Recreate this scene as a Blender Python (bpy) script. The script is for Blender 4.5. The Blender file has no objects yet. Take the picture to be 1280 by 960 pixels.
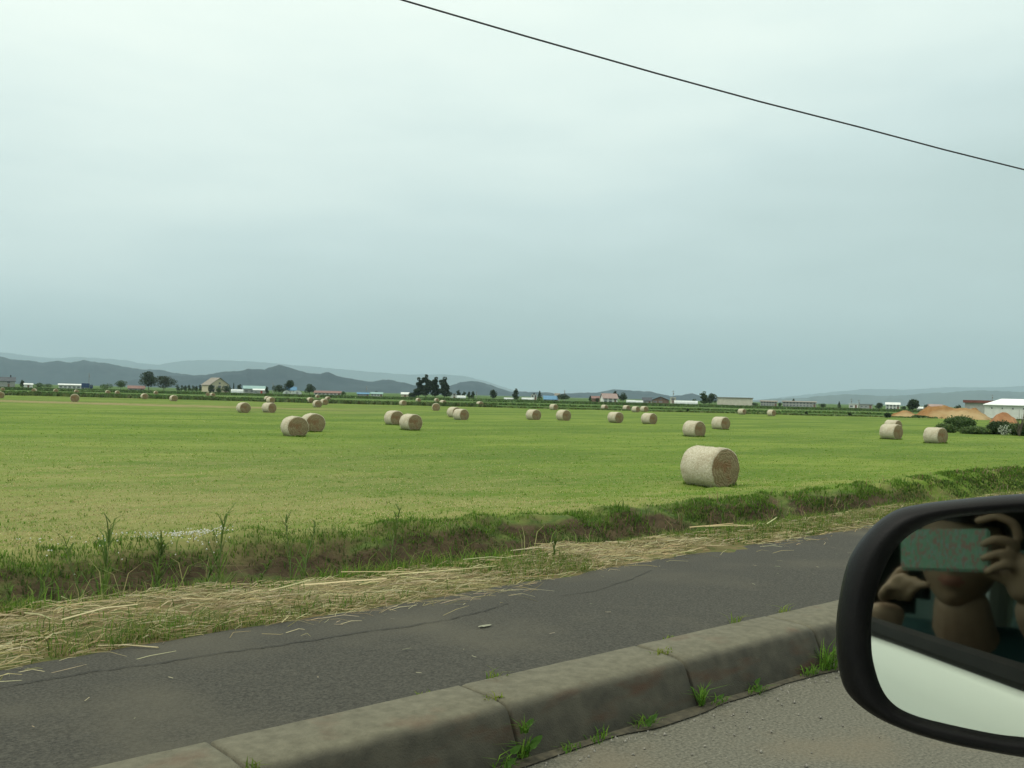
import bpy, bmesh, math, random
import numpy as np
from mathutils import Vector, Matrix
random.seed(7); rng = np.random.default_rng(7)
SC = bpy.context.scene; COL = SC.collection

# ------------------------------------------------------------------ camera
F = 1220.0
_r = math.atan(.025); _p = math.atan(14.5*math.cos(_r)/F); HD = math.radians(48.7)
fw = np.array([math.cos(HD), math.sin(HD), 0]); rt = np.array([math.sin(HD), -math.cos(HD), 0]); _up = np.array([0, 0, 1.])
f_ = fw*math.cos(_p)+_up*math.sin(_p); _u0 = _up*math.cos(_p)-fw*math.sin(_p)
R_ = rt*math.cos(_r)+_u0*math.sin(_r); U_ = -rt*math.sin(_r)+_u0*math.cos(_r)
C0 = np.array([0, 0, 1.4])
def ray(x, y): return f_+R_*(x-640)/F-U_*(y-480)/F
def ground(x, y, z=0.):
    d = ray(x, y); t = (z-1.4)/d[2]; return C0+d*t
def hor(x): return 478.5+.025*x
def at(px, depth):                 # ground position in the world seen at azimuth px, at this distance ahead
    d = ray(px, hor(px)); p = C0+d*(depth/(d@fw)); return float(p[0]), float(p[1])
cam_d = bpy.data.cameras.new('camera'); cam = bpy.data.objects.new('camera', cam_d); COL.objects.link(cam)
cam.matrix_world = Matrix(((R_[0], U_[0], -f_[0], 0), (R_[1], U_[1], -f_[1], 0), (R_[2], U_[2], -f_[2], 1.4), (0, 0, 0, 1)))
cam_d.sensor_width = 36; cam_d.lens = 36*F/1280; cam_d.clip_start = .01; cam_d.clip_end = 90000
SC.camera = cam

# ------------------------------------------------------------------ world, sun, exposure
SUNV = Vector(tuple(-rt*.80-fw*.28)).normalized(); EL = math.radians(52)
SUNV = Vector((SUNV.x*math.cos(EL), SUNV.y*math.cos(EL), math.sin(EL)))
W = bpy.data.worlds.new('World'); SC.world = W; W.use_nodes = True
nt = W.node_tree; N = nt.nodes; L = nt.links; N.clear()
def nn(t, **k):
    n = N.new(t)
    for a, b in k.items(): setattr(n, a, b)
    return n
out = nn('ShaderNodeOutputWorld'); bg = nn('ShaderNodeBackground'); bg.inputs[1].default_value = .1
sky = nn('ShaderNodeTexSky', sky_type='NISHITA', sun_disc=False, sun_elevation=EL, sun_rotation=math.atan2(SUNV.x, SUNV.y))
tc = nn('ShaderNodeTexCoord'); sep = nn('ShaderNodeSeparateXYZ'); L.new(tc.outputs['Generated'], sep.inputs[0])
mp = nn('ShaderNodeMapping'); mp.inputs['Scale'].default_value = (1.2, 1.2, 5.0); mp.inputs['Rotation'].default_value = (0, .12, .6)
L.new(tc.outputs['Generated'], mp.inputs[0])
no = nn('ShaderNodeTexNoise'); no.inputs['Scale'].default_value = 1.7; no.inputs['Detail'].default_value = 5; no.inputs['Roughness'].default_value = .5
L.new(mp.outputs[0], no.inputs['Vector'])
dt = nn('ShaderNodeVectorMath', operation='DOT_PRODUCT'); L.new(tc.outputs['Generated'], dt.inputs[0]); dt.inputs[1].default_value = tuple(-rt)
a1 = nn('ShaderNodeMath', operation='MULTIPLY_ADD'); L.new(no.outputs['Fac'], a1.inputs[0]); a1.inputs[1].default_value = .42; L.new(sep.outputs[2], a1.inputs[2])
a2 = nn('ShaderNodeMath', operation='MULTIPLY_ADD'); L.new(dt.outputs['Value'], a2.inputs[0]); a2.inputs[1].default_value = .16; L.new(a1.outputs[0], a2.inputs[2])
a3 = nn('ShaderNodeMath', operation='SUBTRACT'); L.new(a2.outputs[0], a3.inputs[0]); a3.inputs[1].default_value = .20
cr = nn('ShaderNodeValToRGB'); L.new(a3.outputs[0], cr.inputs[0])
els = cr.color_ramp.elements
SKYC = [(0, (.52, .645, .61)), (.08, (.565, .70, .67)), (.20, (.69, .83, .80)), (.32, (.86, .985, .92)), (.45, (1.0, 1.10, 1.0)), (1, (1.65, 1.70, 1.46))]
els[0].position = 0; els[0].color = SKYC[0][1]+(1,); els[1].position = 1; els[1].color = SKYC[-1][1]+(1,)
for p_, c_ in SKYC[1:-1]:
    e = els.new(p_); e.color = c_+(1,)
sc10 = nn('ShaderNodeVectorMath', operation='SCALE'); L.new(cr.outputs[0], sc10.inputs[0]); sc10.inputs['Scale'].default_value = 10
mx = nn('ShaderNodeMix', data_type='RGBA'); mx.inputs['Factor'].default_value = .95
L.new(sky.outputs[0], mx.inputs['A']); L.new(sc10.outputs[0], mx.inputs['B'])
L.new(mx.outputs['Result'], bg.inputs[0]); L.new(bg.outputs[0], out.inputs[0])
sd = bpy.data.lights.new('sun', 'SUN'); sd.energy = 1.3; sd.angle = math.radians(14); sd.color = (1, .95, .86)
so = bpy.data.objects.new('sun', sd); COL.objects.link(so); so.rotation_euler = SUNV.to_track_quat('Z', 'Y').to_euler()
SC.view_settings.view_transform = 'Standard'; SC.view_settings.look = 'None'; SC.view_settings.exposure = .1; SC.view_settings.gamma = 1
SC.view_settings.use_curve_mapping = False
SC.cycles.volume_bounces = 0; SC.cycles.max_bounces = 6; SC.cycles.transparent_max_bounces = 12

# ------------------------------------------------------------------ helpers
def mat(name, c1, c2=None, scale=5, rough=.85, detail=4, bump=0, bscale=None, stretch=(1, 1, 1), metal=0, lo=.35, hi=.65, spec=.3, coords='Object', c3=None, s3=.5, lo3=.5, hi3=.62):
    m = bpy.data.materials.new(name); m.use_nodes = True
    n = m.node_tree.nodes; l = m.node_tree.links; b = n['Principled BSDF']
    b.inputs['Roughness'].default_value = rough; b.inputs['Metallic'].default_value = metal; b.inputs['Specular IOR Level'].default_value = spec
    b.inputs['Base Color'].default_value = tuple(c1)+(1,)
    t = n.new('ShaderNodeTexCoord'); mpg = n.new('ShaderNodeMapping'); mpg.inputs['Scale'].default_value = stretch; l.new(t.outputs[coords], mpg.inputs[0])
    if c2 is not None:
        tn = n.new('ShaderNodeTexNoise'); tn.inputs['Scale'].default_value = scale; tn.inputs['Detail'].default_value = detail; tn.inputs['Roughness'].default_value = .6
        l.new(mpg.outputs[0], tn.inputs['Vector'])
        mr = n.new('ShaderNodeMapRange'); mr.inputs[1].default_value = lo; mr.inputs[2].default_value = hi; l.new(tn.outputs['Fac'], mr.inputs[0])
        mi = n.new('ShaderNodeMix'); mi.data_type = 'RGBA'; l.new(mr.outputs[0], mi.inputs['Factor'])
        mi.inputs['A'].default_value = tuple(c1)+(1,); mi.inputs['B'].default_value = tuple(c2)+(1,)
        last = mi.outputs['Result']
        if c3 is not None:
            t3 = n.new('ShaderNodeTexNoise'); t3.inputs['Scale'].default_value = s3; t3.inputs['Detail'].default_value = 5; l.new(mpg.outputs[0], t3.inputs['Vector'])
            m3 = n.new('ShaderNodeMapRange'); m3.inputs[1].default_value = lo3; m3.inputs[2].default_value = hi3; l.new(t3.outputs['Fac'], m3.inputs[0])
            i3 = n.new('ShaderNodeMix'); i3.data_type = 'RGBA'; l.new(m3.outputs[0], i3.inputs['Factor']); l.new(last, i3.inputs['A']); i3.inputs['B'].default_value = tuple(c3)+(1,)
            last = i3.outputs['Result']
        l.new(last, b.inputs['Base Color'])
    if bump:
        bn = n.new('ShaderNodeTexNoise'); bn.inputs['Scale'].default_value = bscale or scale*2; bn.inputs['Detail'].default_value = 5; l.new(mpg.outputs[0], bn.inputs['Vector'])
        bb = n.new('ShaderNodeBump'); bb.inputs['Strength'].default_value = 1; bb.inputs['Distance'].default_value = bump; l.new(bn.outputs['Fac'], bb.inputs['Height']); l.new(bb.outputs[0], b.inputs['Normal'])
    return m
def leafmat(name, trans=.3, rough=.6):
    m = bpy.data.materials.new(name); m.use_nodes = True
    n = m.node_tree.nodes; l = m.node_tree.links; b = n['Principled BSDF']; b.inputs['Roughness'].default_value = rough; b.inputs['Specular IOR Level'].default_value = .2
    a = n.new('ShaderNodeAttribute'); a.attribute_name = 'tint'; l.new(a.outputs['Color'], b.inputs['Base Color'])
    tr = n.new('ShaderNodeBsdfTranslucent'); l.new(a.outputs['Color'], tr.inputs['Color'])
    ms = n.new('ShaderNodeMixShader'); ms.inputs[0].default_value = trans; l.new(b.outputs[0], ms.inputs[1]); l.new(tr.outputs[0], ms.inputs[2])
    l.new(ms.outputs[0], n['Material Output'].inputs[0]); return m
def link(name, me, m, parent=None, smooth=False):
    o = bpy.data.objects.new(name, me); COL.objects.link(o)
    if m is not None:
        for q in (m if isinstance(m, (list, tuple)) else [m]): me.materials.append(q)
    if parent is not None: o.parent = parent
    if smooth: me.polygons.foreach_set('use_smooth', [True]*len(me.polygons))
    return o
def np_mesh(name, V, Fa, col=None):
    """V (n,3); Fa (m,k) one polygon size; col (n,3) per-vertex tint"""
    me = bpy.data.meshes.new(name); V = np.asarray(V, np.float32); Fa = np.asarray(Fa, np.int32); k = Fa.shape[1]
    me.vertices.add(len(V)); me.vertices.foreach_set('co', V.ravel())
    me.loops.add(Fa.size); me.loops.foreach_set('vertex_index', Fa.ravel())
    me.polygons.add(len(Fa)); me.polygons.foreach_set('loop_start', np.arange(0, Fa.size, k, dtype=np.int32)); me.polygons.foreach_set('loop_total', np.full(len(Fa), k, np.int32))
    if col is not None:
        a = me.color_attributes.new('tint', 'FLOAT_COLOR', 'POINT'); a.data.foreach_set('color', np.c_[np.asarray(col, np.float32), np.ones(len(V), np.float32)].ravel())
    me.update(calc_edges=True); me.validate(); return me
def bm_obj(name, bm, m, parent=None, smooth=False):
    me = bpy.data.meshes.new(name); bmesh.ops.recalc_face_normals(bm, faces=bm.faces); bm.to_mesh(me); bm.free(); return link(name, me, m, parent, smooth)
def box(bm, x0, x1, y0, y1, z0, z1, bev=0):
    r = bmesh.ops.create_cube(bm, size=1); vs = r['verts']
    for v in vs: v.co = Vector((x0+(v.co.x+.5)*(x1-x0), y0+(v.co.y+.5)*(y1-y0), z0+(v.co.z+.5)*(z1-z0)))
    if bev:
        es = list({e for v in vs for e in v.link_edges}); bmesh.ops.bevel(bm, geom=es, offset=bev, segments=2, affect='EDGES')
def tube(bm, pts, rad, seg=8, caps=True):
    pts = [Vector(p) for p in pts]; rings = []
    for i, p in enumerate(pts):
        d = (pts[min(i+1, len(pts)-1)]-pts[max(i-1, 0)]).normalized(); a = d.orthogonal().normalized()
        if rings and abs(d.dot(pa)) < .9: a = (pa-d*pa.dot(d)).normalized()
        pa = a; b = d.cross(a); r = rad[i] if isinstance(rad, (list, tuple)) else rad
        rings.append([bm.verts.new(p+a*math.cos(t)*r+b*math.sin(t)*r) for t in [2*math.pi*k/seg for k in range(seg)]])
    for i in range(len(rings)-1):
        for k in range(seg): bm.faces.new((rings[i][k], rings[i][(k+1) % seg], rings[i+1][(k+1) % seg], rings[i+1][k]))
    if caps: bm.faces.new(rings[0][::-1]); bm.faces.new(rings[-1])
def empty(name, loc, rz=0):
    o = bpy.data.objects.new(name, None); COL.objects.link(o); o.location = loc; o.rotation_euler = (0, 0, rz); o.empty_display_size = .3; return o
def tag(o, label, cat, group=None):
    o['label'] = label; o['category'] = cat
    if group: o['group'] = group
    return o
def struct(o): o['kind'] = 'structure'; return o
def stuff(o, label, cat): o['kind'] = 'stuff'; o['label'] = label; o['category'] = cat; return o
def h2(ix, iy, s):
    v = np.sin(ix*127.1+iy*311.7+s*74.7)*43758.5453; return v-np.floor(v)
def vn(x, y, s=0):
    ix = np.floor(x); iy = np.floor(y); fx = x-ix; fy = y-iy; fx = fx*fx*(3-2*fx); fy = fy*fy*(3-2*fy)
    a = h2(ix, iy, s); b = h2(ix+1, iy, s); c = h2(ix, iy+1, s); d = h2(ix+1, iy+1, s)
    return (a*(1-fx)+b*fx)*(1-fy)+(c*(1-fx)+d*fx)*fy
def fbm(x, y, s=0, o=4):
    t = 0; a = .5
    for i in range(o): t = t+a*vn(x*2**i, y*2**i, s+i*3); a *= .5
    return t

# ------------------------------------------------------------------ terrain heights
FZ = -.95
def back_edge(x): return 4.5+.055*(np.clip(x, -5, 25)-1)
def lip_y(x): return 12.25+.45*np.sin(x*.21+1)+.03*np.clip(x, 0, 40)
def gz(x, y):
    x = np.asarray(x, float); y = np.asarray(y, float)
    ly = lip_y(x)
    z = np.full(np.broadcast(x, y).shape, FZ)
    t = y-ly
    bank = np.interp(t, [-3.2, -2.2, -1.1, -.55, -.1, .25, 1.2, 3.5, 8], [-1.75, -1.7, -1.45, -1.12, -.78, -.68, -.76, -.90, FZ])
    vz = np.interp(y, [4.3, 5.0, 5.45, 5.8, 6.6, 8.0, 9.0], [.185, .20, .21, .12, -.5, -1.5, -1.72])
    z = np.where(y < 9.05, vz, bank)
    rough = np.interp(y, [4.3, 5, 5.6, 7, 11, 13.5, 20, 200], [.0, .03, .09, .18, .22, .10, .05, .05])
    z = z+rough*(fbm(x*1.7, y*1.7, 3)-.5)*2
    near = np.exp(-((t+.5)/.9)**2)
    z = z+near*.22*(fbm(x*3.1, y*3.1, 9)-.5)
    dist = np.hypot(x, y)
    z = z+np.where(dist > 40, .12*(fbm(x*.03, y*.03, 5)-.5)*2*np.clip((dist-40)/60, 0, 1), 0)
    return z

# ground sheet ------------------------------------------------------
def graded(a, b, fine0, growth, mx):
    v = [a]; s = fine0
    while v[-1] < b: v.append(v[-1]+s); s = min(s*growth, mx)
    v[-1] = b; return v
xs = sorted(set([-x for x in graded(6, 24000, .09, 1.05, 3000)]+graded(-6, 40, .12, 1.0, .12)+graded(40, 24000, .15, 1.06, 3000)))
ys = graded(4.3, 15, .08, 1.0, .08)+graded(15, 24000, .1, 1.06, 3000)[1:]
xs = np.array(xs); ys = np.array(ys); GX, GY = np.meshgrid(xs, ys); GZ = gz(GX, GY)
nx, ny = len(xs), len(ys); idx = np.arange(nx*ny).reshape(ny, nx)
Fq = np.stack([idx[:-1, :-1], idx[:-1, 1:], idx[1:, 1:], idx[1:, :-1]], -1).reshape(-1, 4)
gme = np_mesh('ground', np.stack([GX, GY, GZ], -1).reshape(-1, 3), Fq)

def ground_mat():
    m = bpy.data.materials.new('field_and_bank'); m.use_nodes = True; n = m.node_tree.nodes; l = m.node_tree.links; b = n['Principled BSDF']; b.inputs['Roughness'].default_value = .95; b.inputs['Specular IOR Level'].default_value = .1
    g = n.new('ShaderNodeNewGeometry'); s = n.new('ShaderNodeSeparateXYZ'); l.new(g.outputs['Position'], s.inputs[0])
    def math_(op, a, bb=None, c=None):
        k = n.new('ShaderNodeMath'); k.operation = op
        for i, q in enumerate((a, bb, c)):
            if q is None: continue
            if isinstance(q, (int, float)): k.inputs[i].default_value = q
            else: l.new(q, k.inputs[i])
        return k.outputs[0]
    def noise(scale, stretch=(1, 1, 1), rot=0, det=4, rough=.6):
        mp = n.new('ShaderNodeMapping'); mp.inputs['Rotation'].default_value = (0, 0, rot); mp.inputs['Scale'].default_value = stretch; l.new(g.outputs['Position'], mp.inputs[0])
        t = n.new('ShaderNodeTexNoise'); t.inputs['Scale'].default_value = scale; t.inputs['Detail'].default_value = det; t.inputs['Roughness'].default_value = rough; l.new(mp.outputs[0], t.inputs['Vector']); return t.outputs['Fac']
    def rng_(v, a, bb, c=0, d=1):
        k = n.new('ShaderNodeMapRange'); k.inputs[1].default_value = a; k.inputs[2].default_value = bb; k.inputs[3].default_value = c; k.inputs[4].default_value = d; l.new(v, k.inputs[0]); return k.outputs[0]
    def mix(fa, A, B):
        k = n.new('ShaderNodeMix'); k.data_type = 'RGBA'
        if isinstance(fa, (int, float)): k.inputs['Factor'].default_value = fa
        else: l.new(fa, k.inputs['Factor'])
        for nm, q in (('A', A), ('B', B)):
            if isinstance(q, tuple): k.inputs[nm].default_value = q+(1,)
            else: l.new(q, k.inputs[nm])
        return k.outputs['Result']
    # depth along the rows of the farmland (rows lie square to the fw direction)
    dep = math_('ADD', math_('MULTIPLY', s.outputs[0], float(fw[0])), math_('MULTIPLY', s.outputs[1], float(fw[1])))
    lat = math_('ADD', math_('MULTIPLY', s.outputs[0], float(rt[0])), math_('MULTIPLY', s.outputs[1], float(rt[1])))
    # mown hay field
    rowang = -(HD-math.pi/2)
    big = noise(.05, (1, 2.6, 1), rowang, 5); mid = noise(.35, (1, 3.2, 1), rowang, 5); fine = noise(7, (1, 1, 1), 0, 6, .7)
    tiny = noise(30, (1, 1, 1), 0, 3, .7)
    fld = mix(rng_(mid, .40, .62), GREEN1, GREEN2)
    fld = mix(rng_(big, .42, .60, 0, .85), fld, GREEN3)
    fld = mix(math_('MULTIPLY', rng_(fine, .46, .72), .55), fld, STRAW)
    # the strip nearest the bank is drier
    nearness = rng_(dep, 11, 34, 1, 0)
    dry = math_('MULTIPLY', rng_(math_('ADD', mid, math_('MULTIPLY', nearness, .34)), .56, .80), rng_(dep, 14, 45, .85, .08))
    fld = mix(dry, fld, mix(rng_(fine, .35, .65), STRAW, STRAW2))
    leftdry = math_('MULTIPLY', rng_(lat, 5, -7, 0, 1), rng_(dep, 12, 50, 1, 0))
    fld = mix(math_('MULTIPLY', leftdry, rng_(noise(.9, (1, 2.5, 1), rowang, 4), .40, .60, .1, .8)), fld, mix(rng_(fine, .35, .65), STRAW, STRAW2))
    # windrow remnants : long tan streaks towards the far left
    st = math_('MULTIPLY', rng_(noise(.03, (1, 14, 1), rowang, 4), .56, .64), math_('MULTIPLY', rng_(dep, 85, 105), rng_(lat, 10, -25, 0, .8)))
    dd = math_('ABSOLUTE', math_('SUBTRACT', math_('ADD', dep, math_('MULTIPLY', noise(.05), 14)), 132)); st2 = math_('MULTIPLY', math_('MULTIPLY', rng_(dd, 9, 4), rng_(lat, -14, -34, 0, .9)), rng_(noise(.18, (1, 6, 1), rowang, 4), .38, .55))
    fld = mix(st, fld, (.26, .20, .10)); fld = mix(st2, fld, (.27, .20, .11))
    tr_ = math_('SINE', math_('MULTIPLY', dep, .9)); fld = mix(rng_(tr_, .5, 1, 0, .22), fld, GREEN3)
    # crops behind
    cr_ = n.new('ShaderNodeValToRGB'); cr_.color_ramp.interpolation = 'CONSTANT'; e = cr_.color_ramp.elements
    bands = [(0, 0), (.190, 1), (.200, 2), (.232, 1), (.240, 3), (.300, 2), (.345, 1), (.355, 3), (.42, 2), (.50, 1), (.60, 2), (.9, 1)]
    bc = {0: (.12, .17, .03), 1: (.050, .085, .022), 2: (.075, .13, .028), 3: (.12, .18, .045)}
    e[0].position = 0; e[0].color = bc[0]+(1,); e[1].position = 1; e[1].color = bc[2]+(1,)
    for p_, k_ in bands[1:]:
        q = e.new(p_); q.color = bc[k_]+(1,)
    wob = math_('ADD', math_('MULTIPLY', dep, .001), math_('MULTIPLY', math_('SUBTRACT', noise(.012, (1, 1, 1), 0, 3), .5), .018)); l.new(wob, cr_.inputs[0])
    crop = mix(rng_(noise(.12, (1, 3, 1), rowang, 5), .35, .7, 0, .6), cr_.outputs[0], (.045, .085, .02))
    far = mix(rng_(dep, 187.5, 188.5), fld, crop)
    # bank: bare soil on the steep side, green elsewhere
    sn = n.new('ShaderNodeSeparateXYZ'); l.new(g.outputs['Normal'], sn.inputs[0])
    soil = mix(rng_(noise(2.2, (1, 1, 1), 0, 6, .7), .35, .65), (.036, .027, .016), (.10, .074, .042))
    gr = mix(rng_(noise(5, (1, 1, 1), 0, 5), .4, .6), (.05, .085, .02), (.10, .13, .035))
    bank = mix(rng_(math_('ADD', sn.outputs[2], math_('MULTIPLY', noise(1.6), .5)), 1.08, 1.22), soil, gr)
    col = mix(rng_(math_('ADD', s.outputs[1], math_('MULTIPLY', noise(1.3), .9)), 12.9, 13.5), bank, far)
    verge = mix(rng_(noise(9, (1, 1, 1), 0, 6), .38, .62), (.16, .12, .06), (.08, .10, .03))
    col = mix(rng_(math_('ADD', s.outputs[1], noise(2.0)), 5.9, 6.4), verge, col)
    l.new(col, b.inputs['Base Color'])
    bp = n.new('ShaderNodeBump'); bp.inputs['Distance'].default_value = .03; bp.inputs['Strength'].default_value = .8
    l.new(math_('ADD', fine, math_('MULTIPLY', tiny, .4)), bp.inputs['Height']); l.new(bp.outputs[0], b.inputs['Normal'])
    return m
GREEN1 = (.108, .178, .022); GREEN2 = (.155, .215, .034); GREEN3 = (.064, .128, .014); STRAW = (.25, .225, .095); STRAW2 = (.20, .205, .07)
struct(link('ground', gme, ground_mat(), None, True))

# land behind the car (other side of the road), hidden from the photo but needed around it
bm = bmesh.new(); q = [bm.verts.new(v) for v in ((-24000, -24000, -.1), (24000, -24000, -.1), (24000, -9, -.1), (-24000, -9, -.1))]; bm.faces.new(q)
struct(bm_obj('ground_beyond_road', bm, mat('far_grass', (.07, .11, .03), (.12, .15, .05), .2)))

# road, kerb, sidewalk ----------------------------------------------
m_road = mat('road_asphalt', (.060, .058, .044), (.175, .166, .128), 75, .95, 4, .004, 160, lo=.3, hi=.7, c3=(.155, .130, .088), s3=1.3, lo3=.52, hi3=.78)
m_walk = mat('sidewalk_asphalt', (.028, .0265, .021), (.074, .071, .056), 85, .93, 5, .003, 150, lo=.36, hi=.68, c3=(.085, .078, .056), s3=1.1, lo3=.48, hi3=.80)
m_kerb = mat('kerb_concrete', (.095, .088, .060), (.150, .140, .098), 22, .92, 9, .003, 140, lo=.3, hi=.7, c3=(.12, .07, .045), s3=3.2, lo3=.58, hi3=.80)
def strip(name, x0, x1, prof, m, nxs, zf=None):
    V = []; xs_ = np.linspace(x0, x1, nxs)
    for x in xs_:
        for (y, z) in prof(x): V.append((x, y, z))
    k = len(prof(0)); i = np.arange(nxs*k).reshape(nxs, k)
    Fq = np.stack([i[:-1, :-1], i[1:, :-1], i[1:, 1:], i[:-1, 1:]], -1).reshape(-1, 4)
    return link(name, np_mesh(name, V, Fq), m, None, False)
def road_prof(x): return [(-9, -.02), (-8.5, 0), (2.45, 0), (2.60, .002), (2.70, .006), (2.8, .01)]
bm = bmesh.new()
struct(strip('road', -400, 800, road_prof, m_road, 60))
def walk_prof(x):
    be = float(back_edge(x))+.10*(float(vn(np.array(x*1.3), np.array(0.), 4))-.5)+.05*(float(vn(np.array(x*7.), np.array(2.), 4))-.5)
    w = .012*(float(vn(np.array(x*.8), np.array(5.), 2))-.5)
    return [(3.10, .192), (3.145, .194), (3.6, .196+w), (4.2, .197-w), (be-.06, .199), (be, .190), (be+.02, .10)]
# dense only near
wk = []
xs_w = np.concatenate([np.linspace(-60, -3, 40), np.linspace(-2.9, 26, 420), np.linspace(27, 400, 80)])
for x in xs_w: wk += [(x, y, z) for y, z in walk_prof(x)]
i_ = np.arange(len(wk)).reshape(len(xs_w), 7)
sw = struct(link('sidewalk', np_mesh('sidewalk', wk, np.stack([i_[:-1, :-1], i_[1:, :-1], i_[1:, 1:], i_[:-1, 1:]], -1).reshape(-1, 4)), m_walk))
m_crack = mat('crack_dark', (.012, .013, .012), (.03, .03, .025), 20)
def crack(pts, w0):
    P = [ground(x, y, .2) for x, y in pts]; fine = []
    for a, b in zip(P[:-1], P[1:]):
        for t in np.linspace(0, 1, 9)[:-1]:
            p = a+(b-a)*t; p = p+np.array([0, rng.normal(0, .006), 0]); fine.append(p)
    V = []
    for j, p in enumerate(fine):
        w = w0*(.4+rng.random()); y_ = p[1]; z_ = .1995+.004
        V += [(p[0], y_-w/2, z_), (p[0], y_+w/2, z_)]
    i = np.arange(len(V)).reshape(-1, 2); Fq = np.stack([i[:-1, 0], i[1:, 0], i[1:, 1], i[:-1, 1]], -1)
    o = link('crack', np_mesh('crack', V, Fq), m_crack, sw)
crack([(-60, 874), (0, 860), (60, 849), (120, 839), (200, 829), (280, 816), (352, 807), (457, 790), (512, 783), (567, 773), (605, 764), (639, 753)], .007)
crack([(700, 745), (745, 739), (790, 724), (818, 712)], .005)
# kerb : stones 1.08 m long with open joints
def kerb_stone(bm, x0, x1, dz=0, dy=0):
    prof = [(2.75, -.05), (2.757, .02), (2.795, .100), (2.822, .160), (2.833, .182), (2.850, .196), (2.885, .206), (2.96, .211), (3.135, .211), (3.142, .205), (3.145, .10)]
    n_ = 26; rows = []
    for j in range(n_+1):
        x = x0+(x1-x0)*j/n_; e = min(j, n_-j); ch = .006 if e == 0 else (.002 if e == 1 and False else 0)
        if j == 1: x = x0+.012
        if j == n_-1: x = x1-.012
        row = []
        for k, (y, z) in enumerate(prof):
            nz = (float(vn(np.array(x*9+3), np.array(k*1.7), 1))-.5)*.003
            row.append(bm.verts.new((x, y+dy+ch+(nz if k < 6 else 0), z+dz-ch+(nz if k > 2 else 0))))
        rows.append(row)
    for a, b in zip(rows[:-1], rows[1:]):
        for k in range(len(prof)-1): bm.faces.new((a[k], b[k], b[k+1], a[k+1]))
    bm.faces.new(rows[0]); bm.faces.new(rows[-1][::-1])
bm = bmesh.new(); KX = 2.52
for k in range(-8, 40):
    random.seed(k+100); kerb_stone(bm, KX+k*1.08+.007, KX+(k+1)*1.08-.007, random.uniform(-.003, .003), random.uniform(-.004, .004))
_unused = None and mat('kerb_shade_grime_face', (.040, .037, .026), (.085, .076, .052), 11, .92, 8, .004, 90, lo=.3, hi=.72, c3=(.060, .032, .020), s3=3.4, lo3=.52, hi3=.74)
def kerb_mix():   # shade of the road side put into the colour along with grime, ragged upper edge
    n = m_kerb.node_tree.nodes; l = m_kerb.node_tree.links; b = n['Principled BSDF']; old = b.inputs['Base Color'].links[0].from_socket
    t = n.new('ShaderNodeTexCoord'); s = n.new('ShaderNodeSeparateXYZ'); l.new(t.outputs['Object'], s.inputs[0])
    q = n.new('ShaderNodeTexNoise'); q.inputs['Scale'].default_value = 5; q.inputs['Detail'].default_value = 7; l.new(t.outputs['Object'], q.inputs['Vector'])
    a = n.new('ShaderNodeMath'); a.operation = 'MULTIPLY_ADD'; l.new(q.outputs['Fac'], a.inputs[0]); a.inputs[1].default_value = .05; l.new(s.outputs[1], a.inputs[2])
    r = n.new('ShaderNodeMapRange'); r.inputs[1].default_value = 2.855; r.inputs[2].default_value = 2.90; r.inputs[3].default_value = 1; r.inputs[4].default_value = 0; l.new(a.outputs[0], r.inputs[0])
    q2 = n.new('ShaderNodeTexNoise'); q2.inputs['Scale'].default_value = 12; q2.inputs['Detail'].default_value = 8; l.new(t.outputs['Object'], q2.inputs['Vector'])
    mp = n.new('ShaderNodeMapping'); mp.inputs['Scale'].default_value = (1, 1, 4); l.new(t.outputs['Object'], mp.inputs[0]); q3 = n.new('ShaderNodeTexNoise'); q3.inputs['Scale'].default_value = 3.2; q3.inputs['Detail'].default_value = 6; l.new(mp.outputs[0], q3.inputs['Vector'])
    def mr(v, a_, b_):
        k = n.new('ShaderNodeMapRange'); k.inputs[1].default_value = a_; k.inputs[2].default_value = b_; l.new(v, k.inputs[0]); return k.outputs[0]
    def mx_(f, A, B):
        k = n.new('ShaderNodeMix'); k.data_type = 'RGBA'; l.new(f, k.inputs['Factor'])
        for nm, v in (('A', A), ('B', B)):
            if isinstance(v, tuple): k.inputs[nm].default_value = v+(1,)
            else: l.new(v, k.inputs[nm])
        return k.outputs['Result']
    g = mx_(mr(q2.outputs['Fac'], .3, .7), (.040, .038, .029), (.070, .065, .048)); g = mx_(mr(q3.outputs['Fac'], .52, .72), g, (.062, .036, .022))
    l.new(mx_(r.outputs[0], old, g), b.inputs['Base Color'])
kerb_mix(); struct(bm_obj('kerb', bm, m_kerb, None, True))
bm = bmesh.new(); box(bm, -20, 60, 2.875, 3.10, -.1, .155); struct(bm_obj('kerb_bedding', bm, mat('joint_dirt', (.05, .042, .03), (.10, .085, .05), 30)))

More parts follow.
